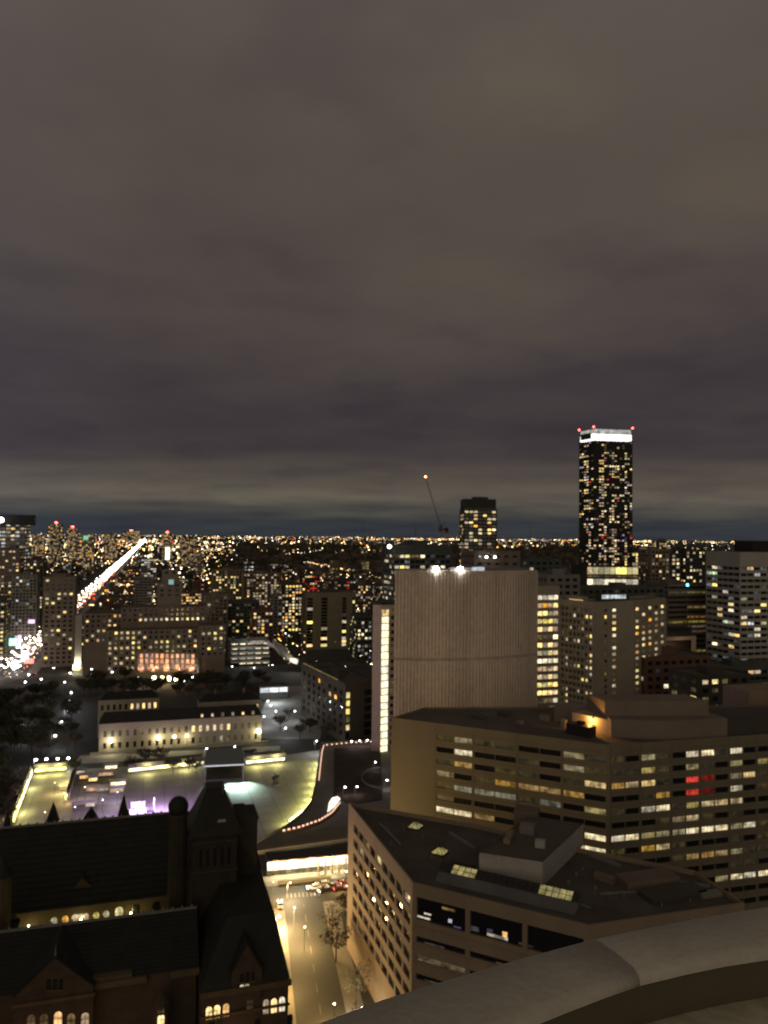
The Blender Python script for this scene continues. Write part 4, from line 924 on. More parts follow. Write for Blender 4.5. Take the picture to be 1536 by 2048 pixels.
# ramp wall under the string lights, bright opening at its head
bm = bmesh.new()
for i in range(len(lamp_line) - 1):
    a, b = lamp_line[i], lamp_line[i + 1]; d = (b - a).normalized(); c = (a + b) / 2; boxa(bm, (c.x, c.y, ZP + .01), ((b - a).length + .3, .4, 1.05), math.atan2(d.y, d.x))
part('ramp_wall', bm, M['brick'], pod)
pts = [W(x, y, ZP + .35) for x, y in ((655, 1624), (668, 1614), (680, 1598), (676, 1592), (664, 1596), (658, 1606))]
bm = bmesh.new(); bm.faces.new([bm.verts.new(p) for p in pts]); o = part('lit_opening', bm, M['shop'], pod)
cq = W(762, 1558, ZP); bm = bmesh.new(); n = 22
ang = [math.radians(95 + 175 * i / n) for i in range(n + 1)]
for a, b in zip(ang, ang[1:]):
    p = Vector((cq.x + 8.6 * math.cos((a + b) / 2), cq.y + 14 * math.sin((a + b) / 2), 0)); boxa(bm, (p.x, p.y, ZP + .36), (1.9, .4, .9), math.atan2(14 * math.cos((a + b) / 2), -8.6 * math.sin((a + b) / 2)))
part('ring_wall', bm, M['grey'], pod)
# curved yellow-green light under the podium edge facing the square
seg = [W(x, y, 0) for x, y in ((574, 1656), (604, 1632), (621, 1608), (630, 1578), (636, 1545), (641, 1522))]
for a, b in zip(seg, seg[1:]):
    d = (b - a).normalized(); c = (a + b) / 2; bm = bmesh.new(); boxa(bm, (c.x + .9, c.y, 1.6), ((b - a).length - .5, .4, 1.5), math.atan2(d.y, d.x)); part('edge_light', bm, M['strip_lime'], pod)
    for f in (.25, .75): q = a.lerp(b, f); light('POINT', (q.x - 1.3, q.y, 2.6), 1500, (1, .93, .27), pod, .5)  # added lights, no fixtures, wash the paving with the edge's yellow
# bright glazed lobby under the front of the deck
f0, f1 = W(534, 1752, 0), W(705, 1736, 0); fd = (f1 - f0).normalized(); fL = (f1 - f0).length; fa = math.atan2(fd.y, fd.x); fnn = Vector((fd.y, -fd.x, 0))
lob = thing('glazed_lobby', 'brightly lit glazed lobby front under the olive deck above the crossing', 'building', ((f0.x + f1.x) / 2, (f0.y + f1.y) / 2, 0))
ng = 14
for i in range(ng):
    c = f0 + fd * (fL * (i + .5) / ng); bm = bmesh.new(); boxa(bm, (c.x, c.y, 1.7), (fL / ng - .16, .1, 3.0), fa); part('pane', bm, M['shop'], lob)
    bm = bmesh.new(); boxa(bm, (c.x, c.y, .3), (fL / ng - .16, .1, 1.36), fa); part('lower_pane', bm, M['d_yellow' if i < 9 else 'n_warm'], lob)
for i in range(ng + 1):
    c = f0 + fd * (fL * i / ng) + fnn * .1; bm = bmesh.new(); boxa(bm, (c.x, c.y, 0), (.14, .2, 4.75), fa); part('mullion', bm, M['black'], lob)
c = (f0 + f1) / 2 - fnn * 3; bm = bmesh.new(); boxa(bm, (c.x, c.y, 4.8), (fL, 6.6, .5), fa); part('canopy', bm, M['dark'], lob)
for i in range(6):
    c = f0 + fd * (fL * (.58 + i * .08)) + fnn * 3.0; bm = bmesh.new(); bar(bm, (c.x, c.y, 0), (c.x, c.y, 4.79), .32, 7); part('column', bm, M['cream'], lob)
c = (f0 + f1) / 2 + fnn * .7; bm = bmesh.new(); boxa(bm, (c.x, c.y, 4.98), (fL, 1.3, .35), fa); part('canopy', bm, M['brick'], lob)
for f in (.1, .3, .5, .7, .9):
    q = f0 + fd * (fL * f) + fnn * 2.4 + Vector((0, 0, 4.2)); light('POINT', q, 3200, (1, .82, .44), lob, .4)
c = f0 + fd * fL * .4 + fnn * 7; bm = bmesh.new(); boxa(bm, (c.x, c.y, .05), (fL * .6, 1.0, 1.1), fa); o = part('planter', bm, M['olive'], lob)
# ================================================================== LOW STONE COURT BUILDING with floodlights (beyond the square)
def yo(px, py, D): return zy(px, py, D)
op_ = front(198, 522, 402, 14, UA, 1480)
court = thing('stone_hall', 'long low pale stone hall lit by floodlights beyond the square', 'building', poly_c(op_)); HEROES.append((-115, 415, 60))
OZ = 15.2
cells = shell(court, op_, 0, OZ, M['cream'], M['slate'], {0: lambda L: (even(L, 22, .42, 1, 1), [(2.2, 5.2), (8.2, 11.4)])}, dep=.35, parapet=.5)
rg = random.Random(4)
windows(court, cells, lambda e, r, c: ((('w_warm' if rg.random() < .75 else 'd_warm') if c > 9 else 'd_warm') if r == 1 else (rg.choice(['d_warm', 'n_warm', None, 'd_yellow']) if c > 10 else None)), single=True, cap=60)
ou = (Vector((*op_[1], 0)) - Vector((*op_[0], 0))).normalized(); ov = Vector((-ou.y, ou.x, 0)); o00 = Vector((*op_[0], 0)); oL = (Vector((*op_[1], 0)) - o00).length
def opnt(a, b, z=0.0): q = o00 + ou * a + ov * b; return Vector((q.x, q.y, z))
solid('roof', [(opnt(-.4, -.4, OZ + .02), opnt(oL + .4, -.4, OZ + .02), opnt(oL - 2, 7, OZ + 4.5), opnt(2, 7, OZ + 4.5)), (opnt(-.4, 14.4, OZ + .02), opnt(oL + .4, 14.4, OZ + .02), opnt(oL - 2, 7, OZ + 4.5), opnt(2, 7, OZ + 4.5)),
               (opnt(-.4, -.4, OZ + .02), opnt(-.4, 14.4, OZ + .02), opnt(2, 7, OZ + 4.5)), (opnt(oL + .4, -.4, OZ + .02), opnt(oL + .4, 14.4, OZ + .02), opnt(oL - 2, 7, OZ + 4.5))], 'slate', court)
for i in range(6):
    q = opnt(oL * (.62 + i * .065), .5, OZ + .4); bm = bmesh.new(); boxa(bm, q, (1.5, 1.6, 2.0), UA); d_ = part('dormer', bm, M['cream'], court)
    bm = bmesh.new(); q2_ = q - ov * .84; boxa(bm, q2_ + Vector((0, 0, .4)), (1.0, .06, 1.2), UA); part('window', bm, M['w_warm' if i != 2 else 'd_warm'], d_)
fb = opnt(oL / 2, -2.5); bm = bmesh.new(); boxa(bm, fb, (oL + 8, .6, 1.4), UA); part('front_wall', bm, M['cream'], court)
for px, pw in ((220, 2600), (315, 2600), (347, 700), (372, 1300), (515, 2000)):
    k = colx(px, Vector((*op_[0], 0)), Vector((*op_[1], 0))); k = max(0, min(oL, k)); q = opnt(k, -2.2, 6.6)
    bm = bmesh.new(); bar(bm, (q.x, q.y, 0), q, .12, 5); bm2 = bmesh.new(); ball(bm2, q + Vector((0, 0, .3)), 1.05 if pw > 1500 else .7, 2)
    t = thing('floodlight_pole', {220: 'brightest yellowish flood lamp at the left of the low stone hall', 315: 'yellowish flood lamp at the middle of the low stone hall', 347: 'faint flood lamp between two others on the stone hall', 372: 'white flood lamp right of the middle of the stone hall', 515: 'yellowish flood lamp at the right end of the low stone hall'}[px], 'lamp', (q.x, q.y, 0), 'flood lamps before the stone hall')
    part('pole', bm, M['black'], t); part('lamp_head', bm2, lamp_mat('flood %d' % px, (1, .92, .58), 26 if pw > 1500 else 12), t)
    light('POINT', q + Vector((0, 0, -.8)), pw * 1.1, (1, .84, .42), t, .5)
for nm, xl, xr, yt, D, lb, nw, mk in (('stone_annex', 196, 318, 1402, 432, 'dark roofed upper stone range behind the left half of the floodlit hall', 10, 1), ('stone_annex', 397, 522, 1406, 438, 'dark roofed upper stone range behind the right half of the floodlit hall', 9, 2)):
    pl = front(xl, xr, D, 12, UA, 1430); z1 = yo((xl + xr) / 2, yt, D); t = thing(nm, lb, 'building', poly_c(pl))
    cells = shell(t, pl, 0, z1, M['cream'], M['slate'], {0: lambda L: (even(L, nw, .42, .6, .6), [(z1 - 5.6, z1 - 2.6)])}, dep=.3, parapet=.4)
    rg2 = random.Random(mk); windows(t, cells, (lambda e, r, c: 'w_warm' if 5 <= c <= 9 else None) if mk == 1 else (lambda e, r, c: 'w_warm' if c in (3, 4, 8) else None), single=True)
    A = [Vector((p[0], p[1], z1 + .02)) for p in pl]; mid0 = (A[0] + A[3]) / 2 + Vector((0, 0, 3.6)) + ou * 4; mid1 = (A[1] + A[2]) / 2 + Vector((0, 0, 3.6)) - ou * 4
    solid('roof', [(A[0], A[1], mid1, mid0), (A[2], A[3], mid0, mid1), (A[0], mid0, A[3]), (A[1], A[2], mid1)], 'slate', t)
    for f in (.2, .8):
        q = mid0.lerp(mid1, f); bm = bmesh.new(); boxa(bm, q - Vector((0, 0, 1)), (1.3, 1.3, 3.2), UA); part('chimney', bm, M['brick'], t)
# ================================================================== STEPPED STONE OFFICE with the pink lit colonnade and weather beacon
cp = front(205, 455, 598, 30, UA, 1290)
clf = thing('stepped_stone_office', 'broad stepped stone office with pink lit colonnade and teal beacon on top', 'building', poly_c(cp)); HEROES.append((-165, 640, 60))
cz = yo(300, 1252, 600)
def stage(xl, xr, yt, D, dep, z0, bay, rows_, pick, nm='wall', top=True):
    pl = front(xl, xr, D, dep, UA, 1290); z1 = yo((xl + xr) / 2, yt, D)
    cs = shell(clf, pl, z0, z1, M['taupe'], M['roof_dark'], {0: lambda L: (even(L, max(2, int(L / bay)), .45, .8, .8), [(z1 - 3.2 - i * 3.9, z1 - 1.3 - i * 3.9) for i in range(rows_)][::-1])}, dep=.3, parapet=.5, name=nm)
    windows(clf, cs, pick, single=True, cap=150); return z1, pl
rg = random.Random(11)
lo = lambda p, ks: (lambda e, r, c: rg.choice(ks) if rg.random() < p else None)
z_main, main_pl = stage(212, 398, 1262, 598, 30, 0, 4.3, 8, lo(.5, ['w_yellow', 'w_warm', 'n_warm', 'd_warm', 'n_yellow']))
stage(398, 450, 1252, 600, 28, 0, 4.3, 6, lo(.33, ['n_yellow', 'd_warm', 'w_yellow']))
stage(166, 258, 1228, 622, 26, 0, 4.3, 6, lo(.35, ['w_warm', 'n_warm', 'd_warm', 'n_amber']))
zu, _ = stage(240, 412, 1216, 616, 26, z_main - 2, 4.0, 3, lambda e, r, c: (rg.choice(['w_warm', 'w_white', 'w_warm', 'w_yellow']) if c > 2 else None) if r == 0 else (rg.choice(['d_warm', None, None]) if r == 1 else None))
zt1, _ = stage(312, 362, 1166, 628, 20, zu - 2, 5, 3, lo(.1, ['d_warm']))
zt2, _ = stage(321, 354, 1140, 632, 13, zt1 - 2, 5, 1, lo(0, ['d_warm']))
q = V(337, 1136, 636); bm = bmesh.new(); bar(bm, (q.x, q.y, zt2), (q.x, q.y, zt2 + 17), .5, 5, r2=.25); part('mast', bm, M['steel'], clf)
q = V(335, 1108, 636); bm = bmesh.new(); boxa(bm, (q.x, q.y, q.z - 4.5), (3.4, 3.4, 10), UA); part('beacon_lamp', bm, lit('beacon white', (1, .92, .68), 3.0, spread=.1, tex=.2), clf)
q = V(343, 1164, 627); bm = bmesh.new(); boxa(bm, (q.x, q.y - 1, q.z - 2), (4, .6, 4), UA); part('teal_sign', bm, lamp_mat('teal light', (.25, .8, .72), .35), clf)
# colonnade
c0 = V(277, 1325, 594); c1 = V(390, 1323, 594); c0.z = c1.z = 0; cdv = (c1 - c0).normalized(); zc0, zc1 = yo(330, 1339, 594), yo(330, 1307, 594); cL = (c1 - c0).length; can_ = math.atan2(cdv.y, cdv.x); cnn = Vector((-cdv.y, cdv.x, 0))
c = (c0 + c1) / 2 + cnn * 1.4; bm = bmesh.new(); boxa(bm, (c.x, c.y, zc0), (cL, .3, zc1 - zc0), can_); part('colonnade_wall', bm, M['cream'], clf)
nb = 11
for i in range(nb + 1):
    q = c0 + cdv * (cL * i / nb) - cnn * .2; bm = bmesh.new(); bar(bm, (q.x, q.y, zc0), (q.x, q.y, zc1), .62, 7); part('column', bm, M['cream'], clf)
for i in range(nb):
    for r in range(3):
        q = c0 + cdv * (cL * (i + .5) / nb) + cnn * 1.2; h = (zc1 - zc0) / 3; bm = bmesh.new(); boxa(bm, (q.x, q.y, zc0 + h * r + .5), (2.3, .1, h - 1), can_); part('window', bm, M['w_pink' if rg.random() < .7 else 'n_pink'], clf)
c = (c0 + c1) / 2 - cnn * .2; bm = bmesh.new(); boxa(bm, (c.x, c.y, zc1), (cL + 2, 1.8, 1.2), can_); part('entablature', bm, M['taupe'], clf); bm = bmesh.new(); boxa(bm, (c.x, c.y, zc0 - 1.6), (cL + 3, 3.4, 1.6), can_); part('colonnade_base', bm, M['taupe'], clf)
for f in (.06, .28, .5, .72, .94):
    q = c0 + cdv * (cL * f) - cnn * 2.2 + Vector((0, 0, zc0 + .6)); light('POINT', q, 1900, (1, .50, .30), clf, .4)
for i, f in enumerate((.3, .44, .56, .68)):
    q = c0 + cdv * (cL * f) - cnn * 2.0; bm = bmesh.new(); boxa(bm, (q.x, q.y, 2.0), (2.2, .3, 3.2), can_); part('door_lamp', bm, M['lamp_gold'], clf)
q = c0 + cdv * cL * .5 - cnn * 8; light('POINT', (q.x, q.y, 4), 2600, (1, .6, .2), clf, .4)
# ================================================================== HAND PLACED BUILDINGS
def box(name, label, xl, xr, yt, D, dep, wall, cat='building', ang=UA, yb=None, **k):
    pl = front(xl, xr, D, dep, ang, 1200); return bld(name, label, cat, pl, yo((xl + xr) / 2, yt, D), wall, **k), pl
rowband = lambda hot: (lambda r: 3.2 if r in hot else .55)
t, pl = box('office_tower', 'brown stone tower with bright window rows left of the floodlit pylon', 86, 150, 1154, 655, 26, 'taupe', bay=4.4, floor=3.9, wf=.5, hf=.45, p=.34, single=True, seed=3, rows=lambda r: 3 if r == 15 else 2.4 if r in (5, 6, 7, 14) else .4, keys=['w_yellow', 'w_warm', 'n_warm', 'd_warm'])
q = V(157, 1280, 640); sp_ = thing('floodlit_pylon', 'thin pale stone pylon lit from a bright lamp at its foot', 'building', (q.x, q.y, 0)); zt_ = yo(157, 1230, 640)
bm = bmesh.new(); boxa(bm, (q.x, q.y, 4), (5.2, 5.2, zt_ - 4), UA); part('shaft', bm, M['white'], sp_); bm = bmesh.new(); boxa(bm, (q.x, q.y, 0), (7.5, 7.5, 3.99), UA); part('base', bm, M['white'], sp_)
bm = bmesh.new(); boxa(bm, (q.x + .5, q.y - 4.6, 2.4), (4.6, 1.2, 3.4), UA); part('floodlight', bm, M['lamp_gold'], sp_)
light('POINT', (q.x + 1.2, q.y - 5.5, 7.5), 5200, (1, .93, .6), sp_, .5)
t, pl = box('apartment_block', 'cream block with floodlit lower floors right of the pylon', 170, 208, 1254, 648, 20, 'cream', bay=3.6, floor=3.8, wf=.6, p=.3, seed=5, rows=lambda r: 3 if r > 12 else .4, keys=['w_white', 'w_warm', 'n_warm'])
q = V(190, 1330, 640); light('POINT', (q.x, q.y - 4, 6), 3600, (1, .88, .62), t, .5)
t, pl = box('office_tower', 'grey glass tower cut by the left edge and topping the horizon', -60, 47, 1036, 880, 40, 'grey', bay=5, floor=4.2, wf=.8, hf=.5, p=.75, keys=['n_white', 'd_white', 'n_cool', 'd_cool', 'n_warm', 'w_white'], seed=9, roof='black', units=0)
roof_box(t, V(28, 1040, 895).x, V(28, 1040, 895).y, yo(20, 1050, 880), 44, 18, 12, UA, 'black'); q = V(2, 1040, 872); bm = bmesh.new(); ball(bm, q, 3.2, 2); part('roof_lamp', bm, lamp_mat('roof sign lamp', (1, 1, 1), 6), t)
box('apartment_tower', 'pale floodlit slab left of the brown stone tower', 22, 74, 1150, 790, 25, 'grey', bay=3.4, floor=3.3, p=.22, keys=['w_white', 'd_white', 'd_warm', 'n_cool', 'd_warm'], seed=13)
box('apartment_tower', 'dark tower with gold windows at the left edge', -50, 12, 1195, 640, 24, 'dark', bay=3.6, floor=3.4, p=.6, keys=['w_yellow', 'w_warm', 'n_yellow'], seed=15)
box('apartment_tower', 'grey slab behind the pale floodlit slab at left', -30, 38, 1098, 840, 24, 'taupe', bay=3.6, floor=3.4, p=.5, keys=WARM, seed=16)
box('apartment_tower', 'narrow dark tower between the floodlit slab and the brown tower', 50, 86, 1118, 860, 24, 'dark', bay=3.6, floor=3.4, p=.33, keys=['w_white', 'w_warm', 'd_warm'], seed=17)
for xl, xr, yt, D, lb, red, sd_ in ((93, 122, 1048, 2600, 'far tower with a red beacon, tallest left of the avenue', 1, 21), (130, 152, 1056, 2900, 'second far tower with a red beacon left of the avenue', 1, 22), (243, 276, 1062, 9200, 'dark far tower with red beacon where the avenue ends', 1, 23), (322, 342, 1067, 3000, 'far tower with a red beacon right of the avenue end', 1, 24),
                                (60, 86, 1068, 2700, 'squat far tower near the left edge on the horizon', 0, 25), (152, 186, 1070, 2300, 'far block with a green lit side left of the avenue', 2, 26), (205, 232, 1066, 3100, 'pale far block on the horizon left of the avenue end', 0, 27), (358, 392, 1072, 2600, 'low far tower on the horizon right of the avenue end', 0, 28)):
    t, pl = box('far_tower', lb, xl, xr, yt, D, 28 if D < 5000 else 60, R.choice(['brown', 'dark', 'taupe']), group='towers on the horizon', bay=5.5 if D < 5000 else 16, floor=4.5 if D < 5000 else 12, p=.55, hf=.55, keys=['w_warm', 'n_warm', 'n_amber', 'w_amber', 'n_white', 'd_warm'], seed=sd_, units=0)
    zc = yo((xl + xr) / 2, yt, D); c = poly_c(pl)
    if red == 1: bm = bmesh.new(); ball(bm, (c.x, c.y, zc + 5), 8.5 * D / 2900 * .7, 1, (1, 1, .7)); part('red_beacon', bm, M['lamp_red'], t); bm = bmesh.new(); bar(bm, (c.x, c.y, zc - 1), (c.x, c.y, zc + 5), .8, 4); part('mast', bm, M['steel'], t)
    if red == 2: bm = bmesh.new(); q = pl[0] + (pl[1] - pl[0]) * .5; boxa(bm, (q.x, q.y - 1.2, zc - 14), (14, .8, 12), UA); part('green_sign', bm, lamp_mat('green sign', (.15, .8, .5), .7), t)
# parking structure with white lit decks
pl = front(462, 540, 668, 30, UA, 1300); pk = thing('parking_garage', 'open parking garage with bright white lit decks and a curved ramp', 'building', poly_c(pl)); HEROES.append((-120, 680, 40))
zc = yo(500, 1285, 668); nfl = 5; zs = zc / nfl
for i in range(nfl):
    bm = bmesh.new(); prism(bm, pl, zs * (i + 1) - 1.3, zs * (i + 1)); part('deck', bm, M['white'], pk)
    p0_, p1_ = Vector((*pl[0], 0)), Vector((*pl[1], 0)); dd = (p1_ - p0_).normalized(); Lk = (p1_ - p0_).length
    for k in range(5):
        if (i, k) in ((0, 0), (1, 4)): continue
        q = p0_ + dd * (Lk * (k + .5) / 5) + Vector((-dd.y, dd.x, 0)) * 1.2; bm = bmesh.new(); boxa(bm, (q.x, q.y, zs * (i + 1) - 2.3), (Lk / 5 * .72, .4, .85), UA); part('light_strip', bm, M['w_white' if (i + k) % 3 else 'n_white'], pk)
bm = bmesh.new(); prism(bm, inset(pl, 8), 0, zc - 1.4); part('core', bm, M['taupe'], pk)
rp = [V(x, y, D) for x, y, D in ((540, 1286, 664), (556, 1294, 658), (568, 1308, 650), (580, 1320, 646), (596, 1325, 646))]
for i, (a, b) in enumerate(zip(rp, rp[1:])):
    bm = bmesh.new(); d = (b - a); n = Vector((-d.y, d.x, 0)).normalized() * 3.5
    quad(bm, a - n, b - n, b + n, a + n)
    for s in (-1, 1): quad(bm, a + n * s, b + n * s, b + n * s + Vector((0, 0, 2.2)), a + n * s + Vector((0, 0, 2.2))); quad(bm, a + n * s, b + n * s, b + n * s - Vector((0, 0, 1.2)), a + n * s - Vector((0, 0, 1.2)))
    bmesh.ops.remove_doubles(bm, verts=bm.verts, dist=.01); part('ramp', bm, M['white'], pk)
q = V(590, 1316, 640); light('POINT', q, 6000, (1, .95, .8), pk, .5); q = V(500, 1300, 655); light('POINT', q, 5200, (.95, 1, .98), pk, .5)
bm = bmesh.new(); q = V(478, 1281, 664); boxa(bm, (q.x, q.y, zc + .02), (12, 8, 4.2), UA); part('ramp_house', bm, M['green'], pk)
bm = bmesh.new(); q = V(515, 1286, 662); boxa(bm, (q.x, q.y, zc + .02), (12, 1, 2.4), UA); part('lit_sign', bm, M['w_white'], pk)
# olive slab with vertical dark window strips
pl = front(612, 712, 770, 22, UA, 1240); osl = thing('apartment_slab', 'olive concrete slab with vertical dark window strips', 'building', poly_c(pl)); HEROES.append((-50, 790, 40)); zc = yo(660, 1186, 770)
def strips(L): return [(L * a, L * b) for a, b in ((.02, .13), (.30, .42), (.72, .80), (.93, .97))], [(3 + i * 3.3, 5.6 + i * 3.3) for i in range(int((zc - 5) / 3.3))]
cells = shell(osl, pl, 0, zc, M['olive'], M['roof_dark'], {0: strips, 1: grid_spec(4, 3.3, 0, zc)}, dep=.5)
windows(osl, cells, rnd_pick(.28, ['w_yellow', 'n_white', 'd_warm', 'w_warm', 'd_cool'], 8), single=True, cap=120)
roof_box(osl, poly_c(pl).x, poly_c(pl).y, zc - .9, 18, 9, 4, UA, 'dark')
for args in ((562, 612, 1168, 900, 'dark', 'dark apartment tower crowded with gold windows left of the olive slab', .72, ['w_yellow', 'w_warm', 'w_amber', 'n_warm', 'w_white'], 31), (486, 560, 1146, 1000, 'brown', 'wide brown block with bright top floors behind the parking garage', .6, ['n_warm', 'w_warm', 'n_white', 'd_warm'], 32),
             (424, 484, 1140, 1040, 'olive', 'pale olive block right of the beacon tower', .36, ['w_warm', 'w_yellow', 'd_warm'], 33), (546, 566, 1190, 840, 'grey', 'narrow blue grey tower beside the gold windowed tower', .25, ['n_cool', 'd_cool', 'w_white'], 34),
             (455, 520, 1205, 800, 'green', 'dark greenish block behind the parking garage', .3, ['w_warm', 'd_green', 'd_warm'], 35), (405, 456, 1190, 780, 'taupe', 'blank grey box above the right wing of the stepped office', .12, ['d_warm', 'w_yellow'], 36),
             (505, 548, 1222, 740, 'brick', 'small brick block just above the parking garage', .3, ['w_warm', 'w_amber'], 37), (714, 746, 1232, 700, 'dark', 'dark block beside the narrow lit stair tower', .4, ['w_yellow', 'w_white', 'd_cool'], 38),
             (598, 640, 1150, 1150, 'dark', 'dark block with red lit upper windows', .5, ['w_red', 'w_amber', 'w_warm'], 39), (705, 742, 1170, 1060, 'brown', 'brown block behind the olive slab at right', .3, WARM, 40)):
    xl, xr, yt, D, wl_, lb, p_, ks, sd_ = args
    box('apartment_block', lb, xl, xr, yt, D, 24, wl_, bay=3.8, floor=3.5, p=p_, keys=ks, seed=sd_, hf=.55)
# dark court house block left of the narrow tower
chz = 33.0
CH = [w2(603, 1325, chz), w2(691, 1368, chz), w2(752, 1360, chz)]; CH = [Vector(p) for p in CH]; CH += [CH[2] + (CH[0] - CH[1]) * .95, ]
M['court_wall'] = surf('dark court wall', (.06, .05, .034), .85, .25, .1, 1.2)
chs = thing('court_house', 'dark brown office block with a lit roof edge in front of the olive slab', 'building', poly_c(CH)); HEROES.append((-45, 480, 45))
def ch_left(L): return even(L, 8, .5, 1.5, 2), [(4 + i * 4.4, 6.6 + i * 4.4) for i in range(6)]
def ch_right(L): return [(L * .03, L * .16), (L * .62, L * .98)], [(3 + i * 4.4, 6.2 + i * 4.4) for i in range(6)]
cells = shell(chs, CH, 0, chz, M['court_wall'], M['roof_dark'], {0: ch_left, 1: ch_right}, dep=.6, parapet=.8)
windows(chs, cells, lambda e, r, c: ({5: 'w_yellow', 4: 'n_yellow', 3: 'n_yellow', 2: 'd_yellow', 1: 'n_yellow'}.get(r) if c == 0 else None) if e == 1 else {(5, 3): 'n_amber', (5, 4): 'd_amber', (4, 5): 'n_amber', (4, 6): 'w_amber', (3, 0): 'd_warm', (2, 0): 'd_warm', (4, 0): 'd_warm', (1, 2): 'd_warm'}.get((r, c)), single=True)
a, b = Vector((*CH[0], chz)), Vector((*CH[1], chz)); bm = bmesh.new(); c = a.lerp(b, .45); d = (b - a).normalized(); boxa(bm, (c.x, c.y, chz + .02), ((b - a).length * .8, .25, .4), math.atan2(d.y, d.x)); part('roof_edge_light', bm, M['d_yellow'], chs)
for f, g, s in ((.3, .35, 7), (.6, .6, 5), (.5, .2, 4), (.75, .3, 3)):
    q = CH[0] + (CH[1] - CH[0]) * f + (CH[2] - CH[1]) * g; bm = bmesh.new(); boxa(bm, (q.x, q.y, chz - .8), (s, s * .7, 2.5), UA); part('roof_unit', bm, M['dark'], chs)
pl = front(519, 576, 536, 12, UA, 1390); kio = thing('glass_pavilion', 'small dark pavilion with three bright cool window panels', 'building', poly_c(pl)); zc = yo(548, 1374, 536)
cells = shell(kio, pl, 0, zc, M['dark'], M['roof_dark'], {0: lambda L: (even(L, 3, .94, .2, .2), [(zc - 4.2, zc - 1.0)])}, dep=.2, parapet=.3)
windows(kio, cells, lambda e, r, c: 'w_cool', single=True); q = V(548, 1398, 524); light('POINT', (q.x, q.y, 7), 9000, (.85, .97, 1), kio, .4)
# ================================================================== RIGHT SIDE
pl = front(1074, 1119, 395, 22, UA, 1300); lo_ = thing('lit_office', 'office with fully lit floors beside the curved tower', 'building', poly_c(pl)); HEROES.append((90, 405, 25)); zc = yo(1095, 1172, 395)
cells = shell(lo_, pl, 0, zc, M['cream'], M['roof_dark'], {0: lambda L: (even(L, 4, .9, .2, .8), [(1.4 + i * 4.05, 3.6 + i * 4.05) for i in range(int((zc - 3) / 4.05))]), 1: grid_spec(4, 4.05, 0, zc)}, dep=.3)
rg3 = random.Random(2); windows(lo_, cells, lambda e, r, c: ['w_warm', 'w_yellow', 'w_warm', 'd_warm', 'w_white', 'n_yellow', 'w_warm', 'n_amber'][(r * 5 + (c // 3) * (r % 2)) % 8], single=True)
# cream apartment building of three wings
YD = 432
def wing(name_pts, spec, z1):
    pass
y0, y1, y2, y3 = V(1114, 1300, 425), V(1187, 1300, 405), V(1268, 1300, 418), V(1332, 1300, 440)
YP = [y0.xy, y1.xy, y2.xy, y3.xy, (y3 + Vector((-4, 18, 0))).xy, (y2 + Vector((-6, 20, 0))).xy, (y1 + Vector((4, 22, 0))).xy, (y0 + Vector((8, 16, 0))).xy]
zc = yo(1187, 1204, 405)
yb_ = thing('apartment_building', 'cream apartment building with balcony grid wing and blank centre wall', 'building', poly_c(YP)); HEROES.append((105, 425, 40))
nfy = 23; fy = (zc - 4) / nfy
vy = [(1 + i * fy + .75, 1 + i * fy + 2.35) for i in range(nfy)]
cells = shell(yb_, YP, 0, zc, M['cream'], M['roof_grey'], {0: lambda L: (even(L, 9, .82, .3, .3), vy), 1: lambda L: ([(L * .27, L * .33), (L * .46, L * .56)], vy), 2: lambda L: (even(L, 5, .55, .3, .3), vy)}, dep=.7, parapet=1.0)
rg4 = random.Random(5)
def y_pick(e, r, c):
    if e == 0: return rg4.choice(['w_warm', 'w_yellow', 'n_warm', 'w_white']) if rg4.random() < (.55 if c == 8 else .2) else (rg4.choice(['d_warm', None, None]))
    if e == 1: return (rg4.choice(['w_warm', 'w_white', 'n_warm']) if rg4.random() < .6 else 'd_warm') if c == 1 else (rg4.choice(['w_warm', 'd_warm', None, None]))
    return rg4.choice(['w_yellow', 'w_warm', 'n_amber', 'd_warm', None, 'd_warm'])
windows(yb_, cells, y_pick, single=True, cap=300)
bm = bmesh.new()
d = (y1 - y0).normalized(); nn_ = Vector((d.y, -d.x, 0)); L_ = (y1 - y0).length
for i in range(nfy + 1):
    c = (y0 + y1) / 2 + nn_ * .5; boxa(bm, (c.x, c.y, 1 + i * fy - .1), (L_ * .98, 1.0, .22), math.atan2(d.y, d.x)); c2_ = c + nn_ * .45; boxa(bm, (c2_.x, c2_.y, 1 + i * fy + .13), (L_ * .98, .1, .3), math.atan2(d.y, d.x))
for i in range(10):
    c = y0 + d * (L_ * (.01 + .98 * i / 9)) + nn_ * .55; boxa(bm, (c.x, c.y, 1), (.18, 1.0, zc - 3), math.atan2(d.y, d.x))
part('balcony', bm, M['white'], yb_, kind='stuff')
a, b = y0, y1; c = (a + b) / 2 + Vector((3, 8, 0)); bm = bmesh.new(); boxa(bm, (c.x, c.y, zc - .95), (11, 5, 2.6), math.atan2(d.y, d.x)); part('roof_unit', bm, M['cream'], yb_)
q = (y0 + y1) / 2 + nn_ * -.8; bm = bmesh.new(); boxa(bm, (q.x, q.y, zc + .02), (9, .3, .5), math.atan2(d.y, d.x)); part('roof_lamp', bm, M['w_amber'], yb_)
q = V(1225, 1197, 425); bm = bmesh.new(); boxa(bm, (q.x, q.y, zc - .9), (18, 5, 4.2), UA); part('penthouse', bm, M['dark'], yb_); bm = bmesh.new(); q = q + Vector((0, -2.8, 0)); boxa(bm, (q.x, q.y, zc + .6), (15, .2, 2), UA); part('lit_window', bm, M['n_cool'], yb_)
box('apartment_block', 'brown block with gold windows behind the right wing of the cream apartments', 1300, 1334, 1198, 470, 16, 'brown', bay=4, floor=3.4, p=.5, keys=['w_yellow', 'w_amber', 'w_warm', 'd_warm'], seed=51, hf=.5)
